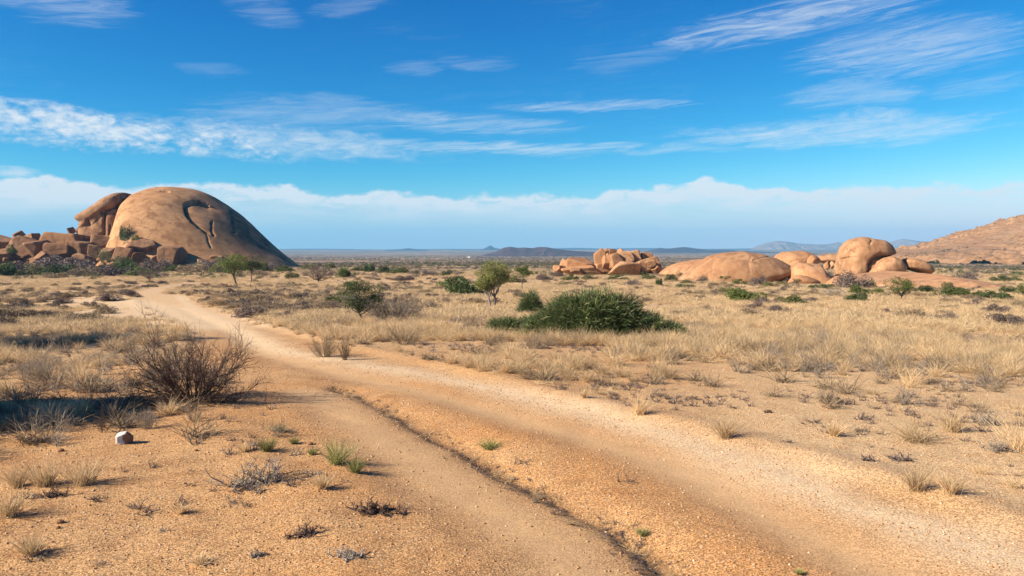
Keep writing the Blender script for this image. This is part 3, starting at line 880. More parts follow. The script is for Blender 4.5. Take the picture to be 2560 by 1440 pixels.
for (x0, y0, x1, y1, Y, sd_, fc, tl, lb) in right_b:
    o = boulder(x0, y0, x1, y1, Y, M_rock, sd_, facets=fc, tilt=tl, depth=1.0, sub=4, hard=9)
    tag(o, lb, 'boulder', 'boulders round the whaleback rock')

tag(outline_rock('rock_slab', [(1640, 690), (1672, 666), (1700, 656), (1750, 648), (1800, 645), (1830, 660), (1820, 700)], 240, 9, M_rock, center=(1745, 686), sub=5, amp=0.02, seed=90, lean=0.4), 'low smooth slab behind the left end of the whaleback', 'rock slab')
# --- the mushroom rock
mr = outline_rock('mushroom_rock', [(2098, 662), (2101, 640), (2108, 618), (2122, 601), (2140, 594), (2160, 592), (2184, 597), (2205, 599), (2222, 611), (2236, 636), (2228, 641), (2204, 640), (2186, 648), (2178, 662), (2176, 690), (2160, 712), (2096, 712), (2096, 680)],
    208, 7.0, M_rock, center=(2142, 648), sub=6, amp=0.035, freq=0.25, box=0.62, seed=92,
    grooves=[([(2122, 624), (2134, 628), (2140, 633)], 1.6, 0.8), ([(2100, 650), (2125, 643), (2150, 645)], 2.0, 0.45), ([(2236, 640), (2205, 640), (2184, 650), (2176, 668), (2172, 690)], 4.2, 2.2, 0.4, 1),
             ([(2180, 597), (2176, 612)], 4, 0.5)],
    stain=[(2222, 620, 14, 0.4)])
tag(mr, 'tall mushroom-shaped boulder with an overhanging right brow', 'boulder')
b1 = outline_rock('boulder', [(2156, 690), (2166, 672), (2180, 652), (2200, 643), (2224, 638), (2246, 648), (2262, 666), (2258, 680), (2240, 692), (2210, 695), (2170, 694)], 203.5, 5.0, M_rock, center=(2210, 670), sub=5, amp=0.03, box=0.65, seed=93,
    grooves=[([(2190, 650), (2180, 672), (2176, 690)], 2.2, 0.4)])
tag(b1, 'rounded boulder tucked under the brow of the mushroom rock', 'boulder')
b2 = outline_rock('boulder', [(2256, 650), (2270, 645), (2295, 647), (2318, 660), (2330, 678), (2322, 685), (2300, 683), (2276, 676), (2262, 668)], 206, 4.2, M_rock, center=(2292, 665), sub=5, amp=0.03, box=0.65, seed=94)
tag(b2, 'oval boulder with dark undercut at the right of the mushroom rock', 'boulder')
ap = outline_rock('rock_apron', [(2080, 712), (2110, 696), (2180, 690), (2270, 679), (2340, 688), (2430, 706), (2510, 724), (2540, 735), (2480, 760), (2300, 790), (2100, 760)], 166, 27, M_rock, center=(2290, 728), sub=6, amp=0.012, box=0.6, seed=95)
tag(ap, 'low smooth rock apron stretching right from under the mushroom rock', 'rock slab')
for (x0, y0, x1, y1, Y, sd_, lb) in [(2170, 690, 2192, 712, 196, 96, 'small block standing on the apron below the tucked boulder'), (2196, 692, 2214, 708, 197, 97, 'short upright stone beside the small block on the apron')]:
    tag(boulder(x0, y0, x1, y1, Y, M_rock, sd_, facets=8, sub=3, hard=12), lb, 'boulder')

# --- hills and mountains
def ridge(name, prof, Y, depth, m, base_py, nx=180, ny=40, ledge=0.0, rough=0.12, seed=0, power=0.8, front=1.0, fs=6.0):
    px = np.linspace(prof[0][0], prof[-1][0], nx)
    pr = np.interp(px, [p[0] for p in prof], [p[1] for p in prof])
    kk = np.array([1, 2, 1.]) / 4
    pr[1:-1] = np.convolve(pr, kk, 'same')[1:-1]
    topz = np.array([at(a, b, Y).z for a, b in zip(px, pr)]); X0 = (px - 1280) / F * Y
    base = at(1280, base_py, Y).z
    t = np.linspace(-1, 1, ny)
    Xg, Tg = np.meshgrid(X0, t); Zt = np.broadcast_to(topz, Xg.shape)
    h = np.maximum(Zt - base, 0)
    span = abs(X0[-1] - X0[0])
    shape = (1 - np.abs(Tg) ** 1.4) ** power
    nz = fbm2(Xg + seed * 100, Tg * depth, fs / span, 5, seed)
    rid = 1 - np.abs(fbm2(Xg + seed * 31, Tg * depth * 0.35, fs * 2.2 / span, 4, seed + 5)) * 2
    Z = base + h * shape * (1 + rough * (rid - 0.4) * (1 - shape) * 2.5) + h.max() * rough * 0.35 * nz * shape * (1 - shape) * 4 - h.max() * 0.08 * (np.abs(Tg) > 0.98)
    if ledge:
        ph_ = Z / 11.0 + Xg / 90.0 + 1.6 * fbm2(Xg, Tg * depth, 0.012, 4, seed + 9)
        Z = Z + ledge * ((ph_ % 1.0) ** 3 - 0.25) * shape * sstep(2, 12, h)
    Yg = Y + Tg * depth * np.where(Tg < 0, front, 1.0)
    Xg = Xg * (Yg / Y) ** 0.0
    V = np.stack([Xg, Yg, Z - 1.0], -1).reshape(-1, 3)
    i = np.arange(ny - 1)[:, None] * nx; j = np.arange(nx - 1)[None]
    q = np.stack([i + j, i + j + 1, i + nx + j + 1, i + nx + j], -1).reshape(-1, 4)
    c0 = np.array([X0.mean(), Y, base])
    me = mesh_np(name, V - c0, q, m); fattr(me, 'stain', np.zeros(len(V)))
    return tag(link(name, me, None, c0), kind='structure')

hill = ridge('hillside', [(2225, 648), (2240, 637), (2290, 631), (2330, 627), (2380, 622), (2420, 614), (2470, 602), (2510, 590), (2540, 579), (2570, 568), (2640, 535), (2760, 490), (2900, 460), (3050, 470), (3300, 580), (3450, 652)],
             1150, 420, M_hillrock, 656, nx=420, ny=240, ledge=1.7, rough=0.24, seed=3, front=0.9, power=0.75, fs=40)
ridge('hill', [(1190, 642), (1215, 635), (1240, 628), (1258, 619), (1275, 616), (1295, 619), (1312, 618), (1330, 620), (1345, 617), (1365, 617), (1385, 621), (1410, 624), (1440, 627), (1480, 629), (1540, 634), (1600, 641)], 4300, 420, M_farhill, 641, seed=5, rough=0.2)
ridge('hill', [(1610, 632), (1635, 623), (1650, 619), (1665, 622), (1690, 619), (1710, 617), (1740, 621), (1770, 625), (1810, 624), (1850, 627), (1900, 629), (1960, 632)], 7500, 500, M_farhill, 632, seed=6, rough=0.2)
ridge('hill', [(1196, 626), (1210, 621), (1226, 613), (1236, 619), (1250, 622), (1290, 626)], 11500, 400, M_farhill, 626, seed=7)
ridge('hill', [(940, 627), (1000, 623), (1020, 620), (1035, 622), (1080, 626)], 10500, 300, M_farhill, 627, seed=8)
ridge('plateau', [(560, 627), (700, 622.5), (760, 621.5), (860, 622), (950, 623.5), (1120, 622), (1300, 622.5), (1440, 619.5), (1500, 621), (1620, 620), (1760, 622), (1900, 621), (2300, 620), (3000, 618)], 13000, 500, M_farhill, 626, nx=400, seed=9, rough=0.1)
ridge('mountain', [(1880, 628), (1905, 612), (1930, 604), (1950, 602), (1975, 606), (2000, 609), (2040, 611), (2075, 610), (2095, 605), (2115, 612), (2150, 618), (2180, 628)], 12300, 700, M_mount, 630, seed=10, rough=0.35)
ridge('mountain', [(2180, 628), (2215, 608), (2240, 600), (2255, 597), (2290, 602), (2340, 604), (2390, 603), (2425, 594), (2445, 585), (2462, 579), (2475, 586), (2500, 592), (2560, 590), (2700, 600), (2900, 628)], 12900, 700, M_mount, 630, seed=11, rough=0.35)
ridge('mountain', [(-1500, 628), (-1200, 600), (-900, 610), (-600, 604), (-300, 615), (-100, 626)], 12800, 700, M_mount, 630, seed=12, rough=0.35)

# ------------------------------------------------------------------ plants
def dirs(n, lo=0.0, hi=1.0):
    """n unit vectors in the upper half space, z between lo and hi"""
    z = rng.uniform(lo, hi, n); a = rng.uniform(0, 2 * math.pi, n); s = np.sqrt(1 - z * z)
    return np.stack([s * np.cos(a), s * np.sin(a), z], -1)

def wander(p, d, length, n, wob, lift=0.0):
    pts = [np.array(p, float)]; d = np.array(d, float)
    for k in range(n):
        d = d + rng.normal(size=3) * wob + np.array([0, 0, lift]); d /= np.linalg.norm(d)
        pts.append(pts[-1] + d * length / n)
    return np.array(pts), d

def bare_bush(stems=34, L=1.15, r0=0.011, zlo=0.18, levels=3, lift=0.05, sub=(6, 4), wob=0.10, base=0.12):
    """thorny leafless bush: each stem of its own in `stem` buffers, twigs beside them"""
    st, tw = Buf(), Buf()
    for k in range(stems):
        d = dirs(1, zlo, 1.0 if rng.random() < 0.35 or zlo > 0.5 else 0.75)[0]
        l = L * rng.uniform(0.6, 1.05) * (1.0 - 0.18 * d[2])
        p0 = np.array([d[0], d[1], 0]) * base * rng.uniform(0.2, 1); p0[2] = -0.03
        pts, _ = wander(p0, d, l, 9, wob, lift)
        st.tube(pts, np.linspace(r0, r0 * 0.28, len(pts)) * rng.uniform(0.7, 1.2), 4)
        for a in range(sub[0]):
            i = rng.integers(2, 9); q = pts[i]; dd = pts[i] - pts[i - 1]; dd /= np.linalg.norm(dd)
            dd = dd + rng.normal(size=3) * 0.45 + np.array([0, 0, 0.12]); dd /= np.linalg.norm(dd)
            p2, _ = wander(q, dd, l * rng.uniform(0.25, 0.5), 5, wob * 1.5, lift)
            tw.tube(p2, np.linspace(r0 * .42, r0 * .16, len(p2)), 3)
            if levels > 2:
                for b in range(sub[1]):
                    i2 = rng.integers(1, 6); d3 = p2[i2] - p2[i2 - 1]; d3 /= np.linalg.norm(d3)
                    d3 = d3 + rng.normal(size=3) * 0.55; d3 /= np.linalg.norm(d3)
                    p3, _ = wander(p2[i2], d3, l * rng.uniform(0.08, 0.2), 3, wob * 1.5, lift)
                    tw.tube(p3, np.linspace(r0 * .2, r0 * .1, len(p3)), 3)
    return st, tw

def foliage_cloud(buf, W, Hh, n, leaf, lumps=12, z0=0.0, flat_top=0.0, squash=0.5):
    """leaves in the shells of overlapping lumps that fill a half-ellipsoid of width W, height Hh"""
    d = dirs(lumps, 0.0, 1.0) * rng.uniform(0.35, 0.8, (lumps, 1))
    cen = d * np.array([W / 2, W / 2, Hh]); cen[:, 2] += z0
    rad = rng.uniform(0.22, 0.42, lumps) * min(W / 2, Hh * 1.1)
    pick = rng.integers(0, lumps, n)
    u = rng.normal(size=(n, 3)); u /= np.linalg.norm(u, axis=1, keepdims=True)
    rr = rad[pick] * rng.uniform(0.45, 1.12, n) ** 0.6
    P = cen[pick] + u * rr[:, None]
    P[:, 2] = np.where(P[:, 2] < z0, z0 + np.abs(P[:, 2] - z0) * 0.5, P[:, 2])
    buf.leaves(P, leaf, squash)
    return cen

def leafy_tree(Hh, W, crown_h, fol_mat, bark_mat, leaves=5200, leaf=0.055, trunks=1, r0=0.09, lean=0.1, lumps=16, flat=False, twigs=26, bare=0.0, seedpts=None, spread=0.35):
    """tapered trunk and limbs reaching into every lump of an uneven crown"""
    tr, cr, tg = Buf(), Buf(), Buf()
    zb = Hh - crown_h
    cen = []
    for k in range(lumps):
        a = rng.uniform(0, 2 * math.pi); q = math.sqrt(rng.random()) * 0.80
        z = zb + crown_h * (rng.uniform(0.35, 0.85) if flat else rng.uniform(0.08, 0.86))
        kz = (z - zb) / crown_h
        ww = (0.45 + 0.55 * min(1, kz * 2.0)) * (1.0 - 0.45 * max(0, kz - 0.55) / 0.45)
        cen.append([math.cos(a) * q * W / 2 * ww, math.sin(a) * q * W / 2 * ww, z])
    cen = np.array(cen)
    rad = rng.uniform(0.14, 0.25, lumps) * min(W, crown_h * 1.5)
    forks = []
    for t in range(trunks):
        d = np.array([lean * rng.uniform(-1, 1) + (t - (trunks - 1) / 2) * 0.22, lean * rng.uniform(-1, 1), 1.0]); d /= np.linalg.norm(d)
        p0 = np.array([(t - (trunks - 1) / 2) * 0.22, rng.uniform(-.1, .1), -0.15])
        pts, dd = wander(p0, d, zb * 1.05 + 0.15, 7, 0.07, 0.02)
        tr.tube(pts, np.linspace(r0, r0 * 0.62, len(pts)) * rng.uniform(0.8, 1.1), 7)
        forks.append(pts)
    limbs = Buf()
    for k in range(lumps):
        tk = forks[rng.integers(0, len(forks))]
        s0 = tk[rng.integers(max(3, len(tk) - 4), len(tk))]
        e = cen[k]; mid_ = (s0 + e) / 2 + np.array([0, 0, -0.10 * W * spread]) + rng.normal(size=3) * 0.05 * W
        t_ = np.linspace(0, 1, 7)[:, None]
        pts = (1 - t_) ** 2 * s0 + 2 * t_ * (1 - t_) * mid_ + t_ ** 2 * e
        pts[1:-1] += rng.normal(size=(5, 3)) * 0.012 * W
        limbs.tube(pts, np.linspace(r0 * 0.5, r0 * 0.12, 7), 5)
        for b in range(twigs // 4 if leaves else twigs):
            u = rng.normal(size=3); u /= np.linalg.norm(u); u[2] = abs(u[2]) * 0.6 + 0.1
            p2, _ = wander(pts[rng.integers(3, 7)], u, rad[k] * rng.uniform(0.7, 1.5), 4, 0.25)
            tg.tube(p2, np.linspace(r0 * .12, r0 * .03, 5), 3)
    if leaves:
        pick = rng.integers(0, lumps, leaves)
        u = rng.normal(size=(leaves, 3)); u /= np.linalg.norm(u, axis=1, keepdims=True)
        rr = rad[pick] * rng.uniform(0.25, 1.1, leaves) ** 0.5
        keep = fbm3(cen[pick] + u * rr[:, None], 3.5 / W * 2, 2, 5) > -0.22
        P = (cen[pick] + u * rr[:, None] * np.array([1, 1, 0.8]))[keep]
        cr.leaves(P, leaf, 0.55)
    if leaves:
        av = np.concatenate(cr.v); fx = W / 2 / np.percentile(np.abs(av[:, 0]), 97); fz = Hh / np.percentile(av[:, 2], 99)
        for bb in (tr, cr, tg, limbs):
            bb.v = [q * np.array([fx, fx, fz]) for q in bb.v]
    parts = [('trunk', tr.mesh('trunk', bark_mat, True)), ('limbs', limbs.mesh('limbs', bark_mat, True))]
    if tg.n: parts.append(('twigs', tg.mesh('twigs', bark_mat)))
    if leaves: parts.append(('crown', cr.mesh('crown', fol_mat)))
    return parts

def plant(name, parts, loc, rz, label, cat, group=None, scale=1.0):
    root = empty(name, loc, rz, scale)
    tag(root, label, cat, group)
    names = {'limbs': 'limb_spread', 'twigs': 'twig_mass', 'crown': 'crown', 'trunk': 'trunk'}
    for nm, me in parts:
        o = link(names.get(nm, nm), me, root)
        if nm in ('limbs', 'twigs', 'stems'):
            o['kind'] = 'stuff'
    return root

def px_tree(px, py, top, w_px, crown_px, **kw):
    """sizes in photo pixels at the foot point; returns location and metres"""
    p = spot(px, py); k = p.y / F
    return p, (py - top) * k, w_px * k, crown_px * k

def add_tree(name, px, py, top, w_px, crown_px, fol, bark, label, rz=None, **kw):
    p, h, wd, ch = px_tree(px, py, top, w_px, crown_px)
    parts = leafy_tree(h, wd, ch, fol, bark, **kw)
    return plant(name, parts, p, 0.0 if rz is None else rz, label, 'tree')

# trees in the middle distance
add_tree('acacia_tree', 592, 713, 636, 74, 50, M_green, M_bark, 'dark green acacia with thin black trunk before the right foot of the great dome', leaves=6000, leaf=0.13, r0=0.13, lumps=18)
add_tree('acacia_tree', 630, 706, 641, 48, 36, M_darkgreen, M_bark, 'slimmer dark tree just behind and right of the acacia at the dome', leaves=3600, leaf=0.13, r0=0.10, lumps=12, lean=0.25)
add_tree('acacia_tree', 908, 803, 703, 112, 66, M_darkgreen, M_palebark, 'spreading grey-green acacia with leaning pale trunk left of the leafless bush', leaves=9500, leaf=0.042, r0=0.055, lumps=24, lean=0.35, spread=0.6)
add_tree('broadleaf_tree', 1232, 770, 656, 78, 74, M_yellowgreen, M_palebark, 'yellow-green rounded tree with two pale upright trunks', leaves=11000, leaf=0.065, r0=0.062, trunks=2, lumps=20, lean=0.03)
add_tree('broadleaf_tree', 1305, 727, 664, 42, 37, M_green, M_bark, 'small round-crowned tree right of the yellow-green tree', leaves=4200, leaf=0.085, r0=0.06, lumps=12)
add_tree('acacia_tree', 2250, 751, 694, 66, 42, M_green, M_bark, 'small crooked acacia in front of the rock apron on the right', leaves=5200, leaf=0.07, r0=0.07, lumps=15, lean=0.35)
add_tree('thorn_tree', 262, 682, 622, 44, 40, M_olive, M_bark, 'olive thorn tree among the shrubs before the boulder heap', leaves=2600, leaf=0.16, r0=0.12, lumps=12)
add_tree('thorn_tree', 374, 705, 655, 78, 36, M_purple, M_bark, 'nearly leafless grey thorn tree beside the far bend of the track', leaves=2400, leaf=0.07, r0=0.12, lumps=18, spread=1.0, twigs=60)
add_tree('thorn_tree', 797, 705, 661, 92, 36, M_purple, M_bark, 'flat umbrella-shaped leafless purple-brown thorn tree near the dome right end', leaves=5200, leaf=0.07, r0=0.10, lumps=26, flat=True, spread=1.2, twigs=90, bare=1)
add_tree('sapling', 1996, 716, 696, 22, 13, M_olive, M_bark, 'thin olive sapling before the pale slab beside the whaleback', leaves=700, leaf=0.08, r0=0.04, lumps=6)
add_tree('sapling', 1811, 707, 690, 32, 10, M_green, M_bark, 'tiny flat-topped green sapling against the front of the whaleback', leaves=900, leaf=0.08, r0=0.04, lumps=8, flat=True)

# the bushes
def leafless(px, py, w_px, h_px, label, m_st, m_tw, stems=34, **kw):
    p = spot(px, py); k = p.y / F
    L = max(w_px / 2, h_px) * k * 1.08
    st, tw = bare_bush(stems=stems, L=L, **kw)
    root = empty('leafless_bush', p); tag(root, label, 'bush')
    a = link('stem_spread', st.mesh('stems', m_st, True), root); a['kind'] = 'stuff'
    b = link('twig_spread', tw.mesh('twigs', m_tw), root); b['kind'] = 'stuff'
    zs = np.concatenate(tw.v)[:, 2]; xs = np.concatenate(tw.v)[:, 0]
    root.scale = (w_px * k / (np.percentile(xs, 99.3) - np.percentile(xs, 0.7)),) * 2 + (h_px * k / np.percentile(zs, 99.5),)
    return root
leafless(482, 1000, 345, 190, 'big dark leafless bush beside the track at left front', M_darktwig, M_darktwig, stems=62, r0=0.0115, zlo=0.10, sub=(11, 7), wob=0.13, lift=0.02, base=0.24)
leafless(985, 803, 140, 62, 'pale leafless bush with spreading branches right of the acacia', M_darktwig, M_greytwig, stems=52, r0=0.022, zlo=0.12, sub=(9, 5), wob=0.1)
leafless(2090, 744, 76, 40, 'bleached fallen dead bush before the grey shrub at right', M_paletwig, M_paletwig, stems=26, r0=0.035, zlo=0.02, sub=(4, 2), wob=0.2, lift=-0.05)
leafless(810, 893, 84, 62, 'dusty brown twiggy bush on the far verge of the track', M_scrub, M_scrub, stems=50, r0=0.006, zlo=0.4, sub=(9, 4))
leafless(862, 900, 44, 66, 'narrow dark twiggy bush next to the dusty one on the verge', M_darktwig, M_scrub, stems=40, r0=0.005, zlo=0.7, sub=(8, 4))
leafless(1012, 862, 110, 62, 'loose grey-brown twiggy bush in the grass left of the green broom', M_scrub, M_scrub, stems=50, r0=0.006, zlo=0.3, sub=(9, 4))
leafless(95, 952, 100, 78, 'pale grey twiggy bush standing in the left foreground', M_paletwig, M_greytwig, stems=60, r0=0.004, zlo=0.3, sub=(8, 4), wob=0.12)
leafless(370, 1072, 52, 58, 'small upright grey bush just behind the painted stone', M_greytwig, M_greytwig, stems=36, r0=0.004, zlo=0.6, sub=(6, 3))
leafless(490, 1052, 66, 52, 'small fine grey bush in front of the big dark bush', M_greytwig, M_scrub, stems=36, r0=0.003, zlo=0.4, sub=(6, 3))
leafless(537, 1086, 40, 44, 'thin lone grey sprig right of the small fine bush', M_greytwig, M_greytwig, stems=10, r0=0.003, zlo=0.5, sub=(5, 2))
leafless(254, 1082, 34, 72, 'slim dark drooping bush left of the painted stone', M_darktwig, M_darktwig, stems=24, r0=0.003, zlo=0.8, sub=(6, 3))
leafless(2055, 868, 54, 50, 'grey-purple fine bush standing alone in the right grassland', M_purple, M_greytwig, stems=40, r0=0.005, zlo=0.6, sub=(7, 3))

# the big green broom bush: thousands of arching stems on several mounds
def broom(center_px, mounds, label, count, strand=0.35):
    p = spot(*center_px); k = p.y / F
    root = empty('green_bush', p); tag(root, label, 'bush')
    for mi, (dx, dy, rw, rd, hh, n) in enumerate(mounds):
        n = int(n * 1.8)
        b = Buf()
        cx, cy = dx * k, dy
        d = dirs(n, 0.0, 1.0)
        lump = 1 + 0.16 * vn3(d * 3.1 + mi * 9.0, mi) + 0.08 * vn3(d * 7.3 + mi * 9.0, mi + 4)
        base = d * np.array([rw * k, rd, hh * k]) * (rng.uniform(0.45, 0.93, (n, 1))) * lump[:, None]
        g = d * np.array([1, 1, 0.8]) + rng.normal(size=(n, 3)) * 0.42 + np.array([0, 0, 0.35])
        g /= np.linalg.norm(g, axis=1, keepdims=True)
        l = strand * rng.uniform(0.5, 1.2, n)
        t = np.linspace(0, 1, 4)[None, :, None]
        Pp = base[:, None] + g[:, None] * l[:, None, None] * t - np.array([0, 0, 1.0]) * (t ** 2) * (l * 0.35)[:, None, None]
        Pp += np.array([cx, cy, 0.0])
        Pp[..., 2] = np.maximum(Pp[..., 2], 0.0)
        W = np.array([0.007, 0.009, 0.006, 0.002])[None] * rng.uniform(0.8, 1.6, (n, 1)) * 1.25
        b.ribbons(Pp, np.broadcast_to(W, (n, 4)))
        o = link('foliage_mound', b.mesh('foliage', M_broom), root)
        o['kind'] = 'stuff'
    st = Buf()
    for q in range(150):
        dx, dy, rw, rd, hh, n = mounds[rng.integers(0, len(mounds))]
        d = dirs(1, 0.05, 1.0)[0]
        e = d * np.array([rw * k, rd, hh * k]) * rng.uniform(0.8, 1.16) + np.array([dx * k, dy, 0])
        s0 = np.array([dx * k, dy, -0.05]) + rng.normal(size=3) * [0.15, 0.15, 0]
        t_ = np.linspace(0, 1, 6)[:, None]
        pts = s0 * (1 - t_) + e * t_ + np.array([0, 0, 0.1]) * np.sin(t_ * math.pi) + rng.normal(size=(6, 3)) * 0.02
        st.tube(pts, np.linspace(0.016, 0.004, 6), 4)
    o = link('branch_mass', st.mesh('branches', M_greytwig), root); o['kind'] = 'stuff'
    return root
broom((1480, 848), [(0, 0.0, 125, 1.0, 132, 10000), (-70, 0.1, 80, 0.8, 106, 6000), (70, -0.1, 95, 0.9, 110, 7000), (130, -0.2, 75, 0.7, 66, 3600), (190, -0.3, 40, 0.45, 40, 1500), (-120, 0.3, 55, 0.6, 62, 2600)],
      'broad dark green broom-like bush dominating the middle of the grassland', 0)
broom((1268, 838), [(0, 0, 52, 0.5, 42, 2400), (58, 0.1, 45, 0.5, 44, 1700)], 'low green bush at the left end of the broad broom bush', 0, 0.34)
broom((1328, 790), [(0, 0, 26, 0.6, 66, 2400), (-12, 0.2, 18, 0.5, 40, 900)], 'upright green bush behind the left shoulder of the broad broom bush', 0, 0.5)
for (px, py, wp, hp, lb) in [(1360, 864, 110, 46, 'grey-brown dead shrub before the left half of the broad broom bush'), (1440, 862, 90, 50, 'grey-brown dead shrub before the middle of the broad broom bush'),
                             (1330, 872, 70, 36, 'low dead shrub at the foot of the left green arm'), (1240, 862, 70, 34, 'thin pale dead shrub in the grass left of the broom bush')]:
    leafless(px, py, wp, hp, lb, M_greytwig, M_scrub, stems=54, r0=0.006, zlo=0.25, sub=(9, 4), wob=0.16, base=0.3)

# shrub prototypes: copies share their meshes
def shrub_meshes(fol, bark, n, leaf, asp, lumps):
    b, s = Buf(), Buf()
    cen = foliage_cloud(b, 1.0, asp, n, leaf, lumps)
    for c in cen:
        t_ = np.linspace(0, 1, 4)[:, None]
        s.tube(np.array([0, 0, -0.03]) * (1 - t_) + c * t_ + rng.normal(size=(4, 3)) * 0.02, [0.014, 0.011, 0.008, 0.004], 4)
        for q in range(3):
            pts, _ = wander(c, dirs(1, 0.2, 1)[0], 0.2, 3, 0.2)
            s.tube(pts, [0.004, 0.003, 0.002, 0.002], 3)
    av = np.concatenate(b.v); hw = (np.percentile(np.abs(av[:, 0]), 97) + np.percentile(np.abs(av[:, 1]), 97)) / 2; hz_ = np.percentile(av[:, 2], 99)
    f3 = np.array([0.5 / hw, 0.5 / hw, 0.46 / hz_])
    b.v = [q * f3 for q in b.v]; s.v = [q * f3 for q in s.v]
    return b.mesh('foliage', fol), s.mesh('branches', bark)
kinds = {
    'green': [shrub_meshes(M_green, M_bark, 3000, 0.034, 0.42, 12) for _ in range(3)],
    'dark': [shrub_meshes(M_darkgreen, M_bark, 3000, 0.034, 0.45, 12) for _ in range(3)],
    'olive': [shrub_meshes(M_olive, M_bark, 2800, 0.034, 0.40, 12) for _ in range(3)],
    'grey': [shrub_meshes(M_purple, M_bark, 3600, 0.028, 0.45, 13) for _ in range(3)],
    'brown': [shrub_meshes(M_scrub, M_greytwig, 3000, 0.028, 0.42, 12) for _ in range(3)],
}
words = {'green': 'green', 'dark': 'dark green', 'olive': 'olive', 'grey': 'grey-purple twiggy', 'brown': 'brown dry'}
def shrub(px, py, w_px, h_px, kind, where, group=None):
    p = spot(px, py); k = p.y / F
    fo, br = kinds[kind][rng.integers(0, 3)]
    root = empty('shrub', p + Vector((0, 0, -0.03 * h_px * k)), rng.uniform(0, 6.28))
    wv = w_px * k / 1.0
    root.scale = (wv, wv, h_px * k / 0.46)
    tag(root, f'{words[kind]} {where}', 'shrub', group)
    link('foliage', fo, root); link('branch_mass', br, root)['kind'] = 'stuff'
    return root
